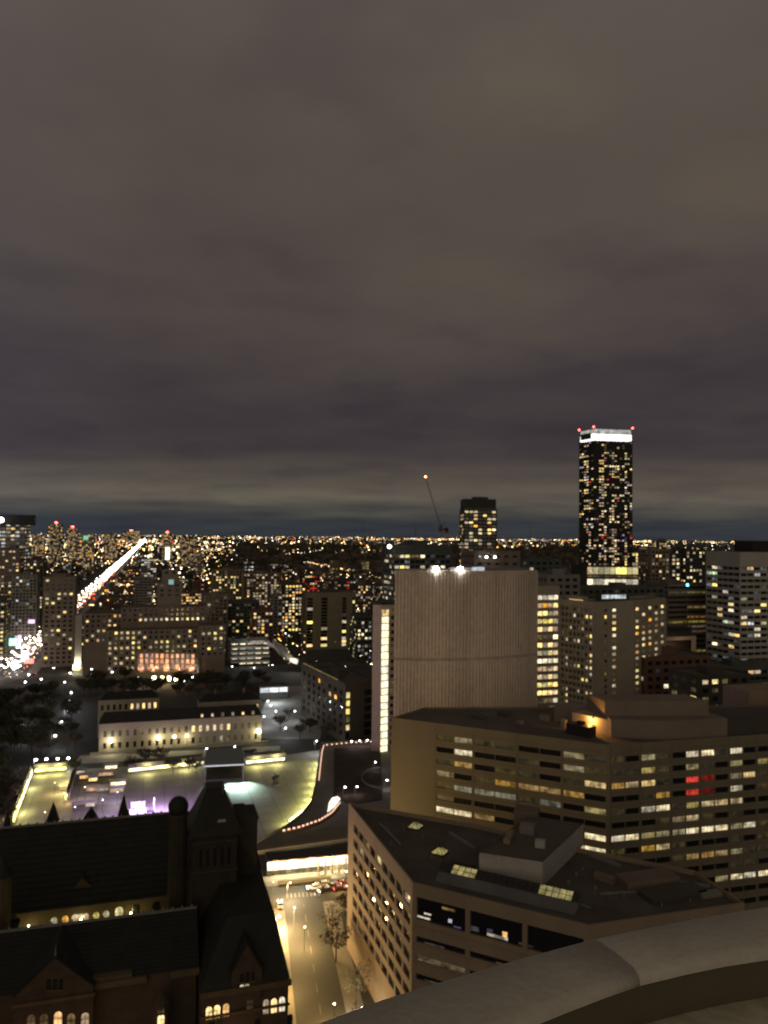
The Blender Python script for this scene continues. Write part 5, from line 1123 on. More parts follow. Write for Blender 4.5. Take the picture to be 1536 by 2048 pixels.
# tall dark glass tower with a lit crown
TD = 720
ang_t = math.radians(3)
pA, pB, pC = V(1158, 1000, TD + 22).xy, V(1187, 1000, TD).xy, V(1265, 1000, TD + 6).xy
TP = [pA, pB, pC, pC + (pA - pB)]
tt = thing('glass_tower', 'tallest dark glass tower with white lit crown and red corner beacons', 'building', poly_c(TP)); HEROES.append((190, 740, 45)); zc = yo(1220, 882, TD)
ztop = yo(1225, 858, TD); zpod = yo(1220, 1132, TD)
nft = 47; ft = (zc - zpod) / nft
vt = [(zpod + i * ft + .8, zpod + i * ft + ft - .45) for i in range(nft)]
cells = shell(tt, TP, zpod, zc, M['black'], M['black'], {0: lambda L: (even(L, 6, .8, .2, .2), vt), 1: lambda L: (even(L, 15, .78, .2, .2), vt)}, dep=.25, parapet=.3)
rg5 = random.Random(8)
runs = {}
def t_pick(e, r, c):
    h = 1.5 if c in (2, 3, 4, 7, 8, 12) else .6
    if r > nft - 5: h *= .15
    k = (e, r, c // 2); runs.setdefault(k, rg5.random())
    if runs[k] < .27 * h and rg5.random() < .85: return rg5.choice(['w_warm', 'w_white', 'w_warm', 'n_warm', 'w_yellow', 'n_amber'])
    if rg5.random() < .13 * h: return rg5.choice(['w_warm', 'n_white', 'd_warm', 'n_violet', 'n_red', 'w_white'])
    return 'd_warm' if rg5.random() < .12 else None
litcells = []; darkc = []
for ce in cells: (litcells if (k := t_pick(ce[0], ce[1], ce[2])) else darkc).append((ce, k))
pm = {(ce[0], ce[1], ce[2]): k for ce, k in litcells}
windows(tt, [ce for ce, k in litcells], lambda e, r, c: pm[(e, r, c)], single=True, cap=300); windows(tt, [ce for ce, k in darkc], lambda e, r, c: None, glass='glass_tower')
bm = bmesh.new()
for i in range(nft + 1):
    z = zpod + i * ft
    for a, b in ((pA, pB), (pB, pC)):
        d = Vector(b) - Vector(a); n = Vector((d.y, -d.x)).normalized(); c = (Vector(a) + Vector(b)) / 2 + n * .35; boxa(bm, (c.x, c.y, z), (d.length, .7, .28), math.atan2(d.y, d.x))
part('floor_slab', bm, M['dark'], tt, kind='stuff')
CRN = inset(TP, .6); bm = bmesh.new(); prism(bm, CRN, zc + 1.2, ztop - 4.6, cap=False, bottom=False); part('lit_crown', bm, M['crown'], tt)
CR2 = inset(TP, 1.0); bm = bmesh.new(); prism(bm, CR2, ztop - 4.58, ztop); part('crown_cap', bm, lit('crown cap', (1, .97, .9), .55, spread=.1, tex=.2), tt)
bm = bmesh.new(); m_ = (pA + pB) / 2; dA = pB - pA; boxa(bm, (m_.x - .5, m_.y - .4, zc + 2.5), (dA.length * .7, .6, 5.5), math.atan2(dA.y, dA.x)); part('crown_screen', bm, M['dark'], tt)
for p in (pA, pB, pC):
    bm = bmesh.new(); ball(bm, (p.x, p.y, ztop + 1.8), 1.05, 1); part('red_beacon', bm, M['lamp_red'], tt); bm = bmesh.new(); bar(bm, (p.x, p.y, ztop - 3), (p.x, p.y, ztop + 1.6), .3, 4); part('mast', bm, M['steel'], tt)
pp = front(1174, 1277, TD - 18, 50, ang_t, 1150); bm = bmesh.new()
cells = shell(tt, pp, 0, zpod, M['black'], M['roof_dark'], {0: lambda L: (even(L, 9, .93, .3, .3), [(zpod - 24, zpod - 20), (zpod - 16.4, zpod - 11.4), (zpod - 9.8, zpod - 8.0), (zpod - 6.8, zpod - .6)])}, dep=.3, name='podium_wall')
windows(tt, cells, lambda e, r, c: {3: 'w_yellow' if c > 0 else 'n_warm', 2: 'd_warm', 1: 'w_white' if c > 2 or c == 0 else 'n_white', 0: 'n_cool' if c < 3 else 'd_warm'}[r], single=True)
# second tower and the luffing crane
t, pl = box('apartment_tower', 'dark apartment tower with gold windows topping the horizon right of the crane', 926, 993, 1018, 800, 26, 'black', bay=4.6, floor=3.7, wf=.78, hf=.55, p=.42, keys=['w_yellow', 'w_warm', 'w_white', 'w_amber', 'd_warm', 'n_white'], seed=61, single=True, units=0, roof='black', ang=math.radians(4))
zc = yo(960, 1018, 800); bm = bmesh.new(); prism(bm, inset(pl, .9), zc - .85, zc + 10.5); part('crown', bm, M['black'], t); bm = bmesh.new(); c = poly_c(pl); boxa(bm, (c.x + 2, c.y, zc + 10.52), (16, 8, 2.6), 0.07); part('roof_unit', bm, M['black'], t)
bm = bmesh.new(); d = pl[1] - pl[0]; m_ = (pl[0] + pl[1]) / 2; boxa(bm, (m_.x, m_.y - .3, zc - .2), (d.length, .3, .6), math.atan2(d.y, d.x)); part('trim', bm, M['grey'], t)
kb, kt, kp = V(884, 1110, 1020), V(883, 1058, 1020), V(851, 955, 1010)
cr = thing('tower_crane', 'luffing crane with raised red jib and orange lamp at its tip', 'crane', (kb.x, kb.y, 0))
M['crane'] = surf('crane red', (.12, .045, .035), .6, .3)
bm = bmesh.new()
for sx, sy in ((-1, -1), (1, -1), (1, 1), (-1, 1)): bar(bm, (kb.x + sx, kb.y + sy, 0), (kb.x + sx, kb.y + sy, kt.z), .25, 4)
for i in range(24): z = kt.z * i / 24; s = 1 if i % 2 else -1; bar(bm, (kb.x - s, kb.y - 1, z), (kb.x + s, kb.y - 1, z + kt.z / 24), .16, 4)
part('mast', bm, M['crane'], cr)
bm = bmesh.new(); root_ = Vector((kb.x - 1, kb.y, kt.z)); tip = kp; dj = (tip - root_); n3 = Vector((dj.z, 0, -dj.x)).normalized() * 1.0
for o_ in (n3, -n3): bar(bm, root_ + o_, tip + o_ * .4, .30, 4)
for i in range(22): s = n3 if i % 2 else -n3; bar(bm, root_ + dj * (i / 22) + s * (1 - .6 * i / 22), root_ + dj * ((i + 1) / 22) - s * (1 - .6 * i / 22), .18, 4)
part('jib', bm, M['crane'], cr)
bm = bmesh.new(); boxa(bm, (kb.x + 1, kb.y, kt.z - 2), (12, 4, 3.4)); boxa(bm, (kb.x + 6, kb.y, kt.z - 5.5), (4.5, 4, 7)); boxa(bm, (kb.x - 2, kb.y, kt.z + 1.4), (4, 3, 4)); part('counterweight', bm, M['crane'], cr)
bm = bmesh.new(); boxa(bm, (kb.x - 2.6, kb.y - 1, kt.z - 4), (2.4, 2.2, 2.6)); part('cab', bm, M['dark'], cr)
bm = bmesh.new(); ap = Vector((kb.x + 3.5, kb.y, kt.z + 12)); bar(bm, root_, ap, .3, 4); bar(bm, (kb.x + 5, kb.y, kt.z), ap, .25, 4); bar(bm, ap, root_ + dj * .8, .08, 3); part('a_frame', bm, M['crane'], cr)
bm = bmesh.new(); ball(bm, tip + Vector((0, 0, 1)), 1.5, 1); part('tip_lamp', bm, lamp_mat('crane lamp', (1, .25, .08), 16), cr)
for x, yt, yb2, D, lb in ((831, 1050, 1090, 640, 'thin dark antenna mast on the horizon left of the crane'), (725, 1036, 1090, 1500, 'faint thin leaning jib far left of the crane'), (1060, 1046, 1100, 1300, 'faint antenna mast between the two dark towers')):
    a, b = V(x, yt, D), V(x + (6 if x == 725 else 0), yb2, D); t = thing('antenna_mast', lb, 'mast', (b.x, b.y, 0)); bm = bmesh.new(); bar(bm, (b.x, b.y, 0), b, .7, 5); bar(bm, b, a, .55 if x == 831 else .4, 5, r2=.35); part('mast', bm, M['steel'], t)
# dark block behind the curved tower, boxes on the skyline
t, pl = box('office_block', 'dark block with lit upper rows just behind the floodlights of the curved tower', 786, 902, 1090, 610, 30, 'green', bay=4.5, floor=4.2, wf=.85, hf=.5, p=.45, keys=['n_white', 'w_white', 'd_cool', 'w_yellow', 'd_warm'], seed=71, zt=7, units=1)
q = V(779, 1093, 600); bm = bmesh.new(); bar(bm, (q.x, q.y, q.z - 14), (q.x, q.y, q.z - 1), .2, 4); part('lamp_pole', bm, M['steel'], t); bm = bmesh.new(); ball(bm, q, 1.5, 2); part('roof_floodlight', bm, lamp_mat('roof flood', (1, .98, .95), 14), t)
t, pl = box('office_block', 'blank brown block with two small lamps behind the curved tower', 948, 1040, 1102, 520, 24, 'brown', bay=6, floor=5, wf=.5, hf=.3, p=.06, seed=72)
for x in (973, 990): q = V(x, 1114, 517); bm = bmesh.new(); ball(bm, q, .8, 1); part('wall_lamp', bm, M['lamp_white'], t)
box('office_block', 'grey block right of the blank brown one behind the curved tower', 1042, 1122, 1118, 560, 26, 'green', bay=5, floor=4.2, p=.2, keys=['d_white', 'd_warm', 'n_white'], seed=73)
box('office_block', 'low grey block with a white lamp left of the lit podium', 1095, 1160, 1150, 470, 20, 'grey', bay=5, floor=4, p=.15, keys=['d_white', 'n_cool'], seed=74)
box('office_block', 'dark green block below the lit podium of the tallest tower', 1160, 1330, 1175, 500, 20, 'green', bay=5, floor=4, p=.12, keys=['d_warm', 'w_warm', 'd_green'], seed=75)
t, pl = box('apartment_tower', 'slim tower with a gold lit edge right of the lit podium', 1280, 1300, 1104, 760, 14, 'cream', bay=6, floor=3.2, wf=.9, hf=.75, p=.8, keys=['w_yellow', 'w_warm', 'n_yellow'], seed=76)
q = V(1290, 1100, 755); bm = bmesh.new(); boxa(bm, (q.x, q.y, q.z - 1), (9, 6, 2.6), UA); part('lit_roof', bm, M['w_white'], t)
for args in ((1302, 1340, 1098, 700, 'taupe', 'brown dotted tower right of the gold edged tower', .35, ['w_warm', 'd_warm', 'd_warm'], 81), (1342, 1362, 1106, 720, 'dark', 'narrow dark tower with stacked white windows left of the banded office', .7, ['w_white', 'w_warm', 'n_white'], 82), (1372, 1412, 1100, 760, 'dark', 'dark tower with scattered white windows beside the banded office', .4, ['w_white', 'w_yellow', 'n_warm'], 83),
             (1318, 1338, 1080, 1300, 'brown', 'far pair of pale towers on the horizon right of the tallest tower', .5, ['w_yellow', 'n_warm'], 84)):
    xl, xr, yt, D, wl_, lb, p_, ks, sd_ = args; box('apartment_tower', lb, xl, xr, yt, D, 20, wl_, bay=3.8, floor=3.5, p=p_, keys=ks, seed=sd_, hf=.55)
t, pl = box('office_block', 'brown banded office with a small blue lamp left of the pale banded tower', 1336, 1412, 1168, 600, 30, 'brown', bay=22, floor=3.9, wf=.97, hf=.45, p=.3, keys=['d_warm', 'd_amber', 'd_yellow'], seed=85, m=.2)
q = V(1375, 1170, 597); bm = bmesh.new(); ball(bm, q, 1.1, 1); part('blue_lamp', bm, lamp_mat('blue lamp', (.1, .62, 1), 8), t)
# pale banded office at the right
pA, pB, pC = V(1412, 1200, 575).xy, V(1480, 1200, 545).xy, V(1600, 1200, 560).xy; BP = [pA, pB, pC, pC + (pA - pB)]
bo = thing('banded_office', 'pale office tower with horizontal window bands at the right edge', 'building', poly_c(BP)); HEROES.append((280, 570, 55)); zc = yo(1480, 1104, 545)
nb_ = 22; fb_ = (zc - 11) / nb_; vb = [(1 + i * fb_ + 1.5, 1 + i * fb_ + 3.55) for i in range(nb_)]
cells = shell(bo, BP, 0, zc, M['white'], M['roof_dark'], {0: lambda L: (even(L, 6, .97, .6, .6), vb), 1: lambda L: (even(L, 9, .9, .6, .6), vb)}, dep=.4)
rg6 = random.Random(12)
windows(bo, cells, lambda e, r, c: rg6.choice(['w_white', 'n_white', 'n_warm', 'n_cool', 'w_yellow', 'n_green']) if rg6.random() < .17 else ('d_cool' if rg6.random() < .15 else None), single=True, cap=330)
c = poly_c(BP); bm = bmesh.new(); boxa(bm, (c.x + 4, c.y, zc - .9), (26, 18, 9), UA); part('penthouse', bm, M['black'], bo)
# low brick blocks in the right middle distance
pl = front(1326, 1396, 470, 22, UA, 1290); lb_ = thing('brick_hall', 'brick block with a pinkish lit parapet wall on its roof', 'building', poly_c(pl)); zc = yo(1360, 1308, 470)
cells = shell(lb_, pl, 0, zc, M['brick'], M['roof_dark'], {'all': grid_spec(4.5, 4, 0, zc)}, dep=.3); windows(lb_, cells, rnd_pick(.2, WARM, 3), single=True)
p0_, p1_ = Vector((*pl[0], 0)), Vector((*pl[1], 0)); d = (p1_ - p0_).normalized(); n = Vector((-d.y, d.x, 0)); L_ = (p1_ - p0_).length; zw = yo(1360, 1280, 470) 
for f, w_ in ((.06, .12), (.94, .12)): c = p0_ + d * L_ * f + n * 2; bm = bmesh.new(); boxa(bm, (c.x, c.y, zc - .8), (L_ * w_, .5, zw - zc), UA); part('roof_wall', bm, M['cream'], lb_)
c = p0_ + d * L_ * .5 + n * 2; bm = bmesh.new(); boxa(bm, (c.x, c.y, zw - .79), (L_, .5, 2.2), UA); part('roof_wall', bm, M['cream'], lb_)
c = p0_ + d * L_ * .5 + n * 9; bm = bmesh.new(); boxa(bm, (c.x, c.y, zc - .8), (L_, 6, yo(1360, 1256, 470) - zc), UA); part('plant_room', bm, M['black'], lb_)
q = p0_ + d * L_ * .5 - n * 1.5; light('POINT', (q.x, q.y, zc + 2.5), 1500, (1, .55, .35), lb_, .4)
box('brick_block', 'dark brick block with a few low lit windows behind the office roof', 1290, 1420, 1316, 420, 26, 'brick', bay=5, floor=4.2, p=.14, keys=['w_amber', 'n_warm', 'd_violet', 'w_white'], seed=91, units=2)
box('brick_block', 'low dark block with gold windows by the pale stair tower', 1398, 1500, 1352, 360, 22, 'dark', bay=6, floor=4, p=.22, keys=['w_yellow', 'w_warm', 'd_yellow'], seed=92)
box('glass_block', 'long low glass block at the foot of the pale banded office', 1400, 1600, 1340, 470, 24, 'green', bay=5, floor=4, wf=.9, p=.35, keys=['d_green', 'n_white', 'd_cool', 'w_white', 'w_amber'], seed=93)
# ================================================================== STREET LAMPS
def lamp_proto(mk, hh, r):
    bm = bmesh.new(); bar(bm, (0, 0, 0), (0, 0, hh - .2), .09, 5); bar(bm, (0, 0, hh - .25), (.9, 0, hh), .06, 4); pm_ = mesh_of('lamp_pole', bm, M['steel'])
    bm = bmesh.new(); ball(bm, (.9, 0, hh - .05), r, 1, (1, .8, .55)); return pm_, mesh_of('lamp_head', bm, M[mk])
LP = {}
def street_lamp(p, label, group, mk='lamp_white', hh=8.0, r=.45, power=0, col=(1, .95, .85), rz=0.0):
    k = (mk, hh, r)
    if k not in LP: LP[k] = lamp_proto(*k)
    t = thing('street_lamp', label, 'street lamp', (p.x, p.y, 0), group, rz)
    for nm, me in zip(('pole', 'lamp_head'), LP[k]): o = link(bpy.data.objects.new(nm, me)); o.parent = t
    if power:
        d = bpy.data.lights.new('lamp_or_fill_light', 'POINT'); d.energy = power; d.color = col; d.shadow_soft_size = .5; o = link(bpy.data.objects.new('lamp_or_fill_light', d)); o.parent = t; o.location = (.9, 0, hh - 1.0)
    return t
G = 'white lamps along the park paths'
for (x, y), lb in zip(((140, 1385), (130, 1420), (120, 1443), (107, 1471), (65, 1423), (45, 1452), (136, 1400)), ('park lamp nearest the bright junction', 'brightest park lamp in the line of five', 'park lamp below the brightest one in the line', 'nearest large white park lamp in the line', 'lone lamp among the dark park trees', 'faint lone lamp lowest among the dark park trees', 'small park lamp between two others in the line')):
    street_lamp(W(x, y, 8), 'white ' + lb, G, power=2600, col=(.9, .95, 1), r=.75 if x in (107, 130) else .55)
for i, x in enumerate((68, 89, 112, 133)):
    street_lamp(W(x, 1519 - i * 1.0, 5), 'white lamp %s in the row of four along the street beyond the square' % ('at left end', 'second from left', 'third from left', 'at right end')[i], 'row of four white lamps beyond the square', hh=5.0, r=.75, power=1500, col=(.93, .97, 1))
G = 'white lamps on the forecourt by the stone hall'
for x, y, lb in ((506, 1336, 'farthest forecourt lamp below the parking garage'), (462, 1333, 'lamp in front of the parking garage left corner'), (543, 1330, 'lamp below the curved ramp'), (539, 1410, 'lamp by the bright pavilion'), (549, 1422, 'lamp below the pavilion on the forecourt'), (525, 1433, 'lamp at the right end of the stone hall roof'), (568, 1456, 'lamp in the middle of the forecourt'), (587, 1422, 'lamp at right of the forecourt'), (630, 1482, 'lamp at the podium corner'), (533, 1402, 'small lamp under the pavilion'), (466, 1493, 'lamp on the drive before the stone hall'), (410, 1497, 'second lamp on the drive before the stone hall')):
    street_lamp(W(x, y, 7), 'white ' + lb, G, hh=7.0, r=.42, power=1500 if y > 1400 else 0, col=(.9, .96, 1))
G = 'white lamps at the foot of the stepped office'
for x, y, lb in ((138, 1346, 'lamp left of the pylon base'), (181, 1338, 'lamp right of the pylon base'), (179, 1348, 'lamp just below another right of the pylon'), (222, 1344, 'lamp in front of the apartment block'), (276, 1354, 'lamp at left of the pink colonnade foot'), (303, 1355, 'lamp under the middle of the pink colonnade'), (385, 1338, 'lamp at the right end of the colonnade'), (383, 1354, 'lower lamp at the right of the colonnade'), (367, 1362, 'lowest lamp right of the colonnade'), (55, 1349, 'lamp right of the bright junction'), (127, 1364, 'lamp beside the street crossing'), (48, 1364, 'lamp below the bright junction'), (105, 1336, 'small lamp under the brown stone tower'), (80, 1358, 'small lamp between the junction and the pylon')):
    street_lamp(W(x, y, 8), 'white ' + lb, G, r=.6, power=1200 if x in (276, 385, 138, 55) else 0)
G = 'white lamps on the podium roof'
for x, y, lb in ((700, 1482, 'leftmost of three bright lamps behind the podium'), (716, 1481, 'middle of three bright lamps behind the podium'), (731, 1480, 'rightmost of three bright lamps behind the podium'), (747, 1524, 'lamp above the ring wall'), (686, 1574, 'left lamp of the pair on the podium'), (710, 1573, 'right lamp of the pair on the podium'), (770, 1560, 'lamp at the foot of the lit stair tower')):
    p = W(x, y, ZP + 4); t = street_lamp(p, 'white ' + lb, G, hh=4.0, r=.4, power=180, col=(1, .9, .8)); t.location.z = ZP
G = 'warm lamps along the side street'
for x, y, lb in ((588, 1818, 'lamp at the street corner by the dark hall'), (609, 1857, 'lamp hanging over the side street pavement'), (668, 2012, 'lamp lowest in the side street near the parapet'), (692, 1745, 'lamp on the crossing beside the hotel wall')):
    street_lamp(W(x, y, 6), 'warm ' + lb, G, mk='lamp_warm', hh=6.0, r=.28, power=6500, col=(1, .62, .20), rz=math.pi / 2)
for k in range(3):
    p = s0 + sd * (8 + k * 24) - sn * 9.5; street_lamp(p, 'dim lamp post on the dark hall side of the side street', G, mk='lamp_warm', hh=7.0, r=.16, power=8500, col=(1, .60, .18), rz=math.pi / 2)
q = W(552, 1832, 4.5); street_lamp(q, 'bright warm lamp at the back corner of the dark hall', G, mk='lamp_warm', hh=4.5, r=.5, power=10000, col=(1, .70, .32))
q = W(575, 1765, 6); street_lamp(q, 'warm lamp over the pale pavement at the crossing', G, mk='lamp_warm', hh=6.0, r=.22, power=10000, col=(1, .74, .40))
# avenue: lamp heads enlarged far off to carry the glow, glowing boxes at its end
G = 'lamps lining the long bright avenue'
D = 604.0; k = 0
while D < 9000 and k < 296:
    near = D < 820
    for s_ in (-9, -3, 3, 9):
        p = av(D + R.uniform(-6, 6), s_ + R.uniform(-1.5, 1.5)); r = round(max(.8, D * .0009) * 2) / 2
        street_lamp(p, 'bright lamp among the dense rows lining the long avenue', G, mk=R.choice(('lamp_warm', 'lamp_white', 'lamp_warm', 'lamp_pinkish')), hh=R.choice((7.0, 9.0)), r=r, power=(9000 if near and k % 16 == 0 else 0), col=(1, .85, .8)); k += 1
    D *= 1.0225 if near else 1.05
for D, w_, mk in ((9200, 60, 'lamp_gold'), (10800, 80, 'lamp_warm')):
    p = av(D); t = thing('avenue_end_glow', 'bright glow of %s lights where the avenue meets the horizon' % ('gold' if mk == 'lamp_gold' else 'warm'), 'building', p); bm = bmesh.new(); boxa(bm, (p.x, p.y, 0), (w_, 20, 26), UA); part('wall', bm, M[mk], t)  # glowing box stands in for the far glow of the avenue
M['far_streak'] = lit('traffic light glow', (1, .72, .48), 9, spread=.85, detail=0); M['far_red'] = lit('tail light glow', (1, .22, .10), 8, spread=.8, detail=0)
def octo(bm, q, r, mi):
    P_ = [bm.verts.new(q + Vector(o) * r) for o in ((1, 0, 0), (0, 1, 0), (0, 0, .7), (-1, 0, 0), (0, -1, 0), (0, 0, -.7))]
    for f in ((0, 1, 2), (1, 3, 2), (3, 4, 2), (4, 0, 2), (1, 0, 5), (3, 1, 5), (4, 3, 5), (0, 4, 5)): bm.faces.new([P_[i] for i in f]).material_index = mi
bm = bmesh.new()
for i in range(1500):
    D = math.exp(R.uniform(math.log(610), math.log(13000))); s_ = R.uniform(-9, 12); octo(bm, av(D, s_) + Vector((0, 0, R.choice((1, 1.2, 4, 6)) * max(1, D / 2500))), max(.45, D / 769 * R.uniform(.22, .5)), 1 if (s_ > 7 or s_ < -8) and R.random() < .7 else 0)
tag(part('avenue_traffic_lights', bm, [M['far_streak'], M['far_red']]), kind='stuff')
# bright junction at the left edge: lit signs, and white panels standing in for the avenue's glare
for x, y, w_, h_, mk, lb, z in ((8, 1352, 9, 3, 'screen', 'violet lit screen low at the left edge of the bright junction', 3), (50, 1312, 5, 8, 'w_white', 'tall white glowing panel in the avenue glare above the bright junction', 4), (26, 1284, 6, 6, 'teal', 'round teal sign glowing above the junction', 24), (39, 1280, 2.5, 8, 'magenta', 'narrow magenta sign beside the teal one', 22),
                                (30, 1330, 5, 5, 'w_white', 'white glowing panel in the avenue glare left of the bright junction', 3), (58, 1322, 7, 4, 'red_sign', 'red lit sign right of the white panels', 8), (63, 1243, 5, 3, 'magenta', 'small pink sign high left of the brown tower', 36)):
    p = V(x, y, 640 if y > 1290 else 660); 
    if mk == 'teal': mm = lamp_mat('teal sign', (.35, 1, .78), 1.6)
    elif mk == 'magenta': mm = lamp_mat('magenta sign', (1, .45, .9), 1.8)
    elif mk == 'red_sign': mm = lamp_mat('red sign', (1, .12, .1), 2.5)
    elif mk == 'w_white': mm = lamp_mat('white screen', (1, .97, .97), 8, True)
    else: mm = lamp_mat('violet screen', (.85, .8, 1), 6, True)
    t = thing('screen_sign', lb, 'sign', (p.x, p.y, 0), 'lit signs at the bright junction'); bm = bmesh.new(); boxa(bm, (p.x, p.y, p.z - h_ / 2), (w_, .8, h_), UA); part('screen', bm, mm, t)
    bm = bmesh.new(); bar(bm, (p.x, p.y + .8, 0), (p.x, p.y + .8, p.z), .5, 5); part('post', bm, M['steel'], t)
# ================================================================== CARS
def car_meshes(col):
    L, Wd = 4.5, 1.8; out = []
    bm = bmesh.new(); prof = [(-2.25, .35), (2.25, .35), (2.25, .75), (2.05, .88), (1.0, .98), (.35, 1.42), (-1.25, 1.45), (-1.95, 1.0), (-2.25, .92)]
    l = [bm.verts.new((x, -Wd / 2 + (.14 if z > 1.1 else 0), z)) for x, z in prof]; r = [bm.verts.new((x, Wd / 2 - (.14 if z > 1.1 else 0), z)) for x, z in prof]
    bm.faces.new(l); bm.faces.new(r[::-1])
    for i in range(len(prof)): j = (i + 1) % len(prof); bm.faces.new((l[j], l[i], r[i], r[j]))
    bmesh.ops.recalc_face_normals(bm, faces=bm.faces); out.append(('body', mesh_of('car_body', bm, col), None))
    bm = bmesh.new()
    for s in (-1, 1):
        y = s * (Wd / 2 - .045)
        quad(bm, (-1.55, y + s * .05, 1.0), (.75, y + s * .05, 1.0), (.3, y - s * .07, 1.36), (-1.2, y - s * .07, 1.38))
    quad(bm, (.98, -.72, 1.02), (.98, .72, 1.02), (.42, .66, 1.39), (.42, -.66, 1.39)); quad(bm, (-1.9, -.7, 1.06), (-1.9, .7, 1.06), (-1.32, .62, 1.42), (-1.32, -.62, 1.42))
    out.append(('window', mesh_of('car_window', bm, M['glass']), None))
    for x in (-1.4, 1.4):
        for s in (-1, 1):
            bm = bmesh.new(); bar(bm, (x, s * .66, .32), (x, s * .92, .32), .32, 10); out.append(('wheel', mesh_of('wheel', bm, M['black']), None))
    for x, nm, mk in ((2.25, 'headlight', 'headlight'), (-2.25, 'taillight', 'taillight')):
        for s in (-1, 1): bm = bmesh.new(); boxa(bm, (x, s * .62, .6), (.12, .42, .2)); out.append((nm, mesh_of(nm, bm, M[mk]), None))
    return out
CARS = {k: car_meshes(surf('car paint ' + k, c, .35, .1, spec=.5)) for k, c in dict(white=(.5, .5, .5), black=(.02, .02, .022), red=(.07, .012, .01), silver=(.28, .28, .29)).items()}
def car(p, ang, k, label, group, simple=False, beam=False):
    t = thing('car', label, 'car', p, group, ang)
    for nm, me, _ in CARS[k]:
        if simple and nm in ('window', 'wheel'): continue
        o = link(bpy.data.objects.new(nm, me)); o.parent = t
    if beam:
        d = bpy.data.lights.new('headlight_beam', 'SPOT'); d.energy = 900; d.spot_size = math.radians(70); d.spot_blend = .8; d.color = (1, .93, .8); o = link(bpy.data.objects.new('headlight_beam', d)); o.parent = t; o.location = (2.4, 0, .7); o.rotation_euler = (0, math.radians(-80), 0)
    return t
G = 'cars on the crossing below the glazed lobby'
for x, y, k, f, lb in ((628, 1778, 'white', 1, 'white car with bright headlights leading at the crossing'), (645, 1771, 'silver', 1, 'silver car behind the white one at the crossing'), (650, 1783, 'black', 1, 'black car turning in front of the others at the crossing'), (668, 1774, 'black', 0, 'black car with red tail lights beside the hotel wall'), (681, 1780, 'red', 0, 'red car leaving beside the hotel wall'), (686, 1768, 'red', 0, 'second red car behind the hotel wall corner')):
    p = W(x, y, .06); car(p, UA + (math.pi if f else 0) + (.25 if x == 650 else 0), k, lb, G, beam=(x in (628, 650)))
p = W(560, 1812, .05); car(p, math.atan2(sd.y, sd.x), 'silver', 'silver car standing at the street corner by the dark hall', G)
G = 'traffic on the avenue'
for i in range(44):
    D = 620 * 1.055 ** i; lane = (-8, -4, 4, 8)[i % 4]
    car(av(D, lane), math.atan2(AVD.y, AVD.x) + (math.pi if lane < 0 else 0), ('white', 'black', 'silver', 'red')[i % 4], 'car driving among many on the long bright avenue', G, True)
G = 'traffic on the street beyond the park'
for i in range(16):
    p = c2 + U * (-150 + i * 24 + (i * 37 % 11)); lane = -3.5 if i % 2 else 3.5; p = p + VV * lane
    car(Vector((p.x, p.y, .08)), UA + (math.pi if lane > 0 else 0), ('white', 'silver', 'black', 'red')[i % 4], 'car on the street between the park and the stepped office', G, True)
# ================================================================== TREES
def tree_meshes(seed, hh, rad, leaves, mk, ls=.5):
    rg = random.Random(seed); bm = bmesh.new(); tips = []
    bar(bm, (0, 0, 0), (rg.uniform(-.2, .2), rg.uniform(-.2, .2), hh * .42), .24, 6, r2=.16); top = Vector((0, 0, hh * .40))
    for i in range(7):
        a = 6.283 * i / 7 + rg.uniform(-.3, .3); e = rg.uniform(.55, 1.15); L = rad * rg.uniform(.7, 1.05)
        p1 = top + Vector((math.cos(a) * L * .5, math.sin(a) * L * .5, L * .5 * e)); p2 = top + Vector((math.cos(a) * L * .95, math.sin(a) * L * .95, L * e)); bar(bm, top - Vector((0, 0, rg.uniform(0, 1))), p1, .11, 4, r2=.07); bar(bm, p1, p2, .07, 4, r2=.02); tips += [p1, p2]
        for j in range(3):
            q = p1.lerp(p2, rg.random()); v = Vector((rg.uniform(-1, 1), rg.uniform(-1, 1), rg.uniform(.2, 1))).normalized() * rad * .45; bar(bm, q, q + v, .04, 3, r2=.01); tips.append(q + v)
    bar(bm, top - Vector((0, 0, .3)), top + Vector((0, 0, hh * .5)), .13, 4, r2=.03); tips += [top + Vector((0, 0, hh * .3)), top + Vector((0, 0, hh * .5))]
    tm = mesh_of('tree_trunk', bm, M['trunk']); bm = bmesh.new()
    for i in range(leaves):
        c = rg.choice(tips); q = c + Vector((rg.gauss(0, 1), rg.gauss(0, 1), rg.gauss(0, .8))) * rad * .17
        u = Vector((rg.uniform(-1, 1), rg.uniform(-1, 1), rg.uniform(-1, 1))).normalized(); v = u.orthogonal().normalized(); s = ls * rg.uniform(.5, 1.2)
        quad(bm, q - u * s * .5, q + v * s * .35, q + u * s * .5, q - v * s * .35)
    return tm, mesh_of('tree_crown', bm, M[mk])
TR = [tree_meshes(1, 10, 4.2, 900, 'leaf', .95), tree_meshes(2, 9, 3.6, 700, 'leaf_brown', .8), tree_meshes(3, 11, 4.6, 1000, 'leaf', .95), tree_meshes(4, 8, 3.4, 650, 'leaf_brown', .8)]
TLIT = tree_meshes(5, 9, 3.6, 900, 'leaf_lit', .45)
def tree(p, v, label, group, sc=1.0):
    t = thing('tree', label, 'tree', p, group, R.uniform(0, 6)); t.scale = (sc, sc, sc * R.uniform(.9, 1.15))
    for nm, me in zip(('trunk', 'crown'), v): o = link(bpy.data.objects.new(nm, me)); o.parent = t
    return t
G = 'trees of the dark park'
for i in range(90):
    x, y = R.uniform(-25, 150), R.uniform(1392, 1512)
    if x > 118 and y < 1450: x -= 50
    tree(W(x, y, 0), TR[i % 4], 'half bare tree among many in the dark park left of the stone hall', G, R.uniform(.8, 1.25))
G = 'trees before the stepped office'
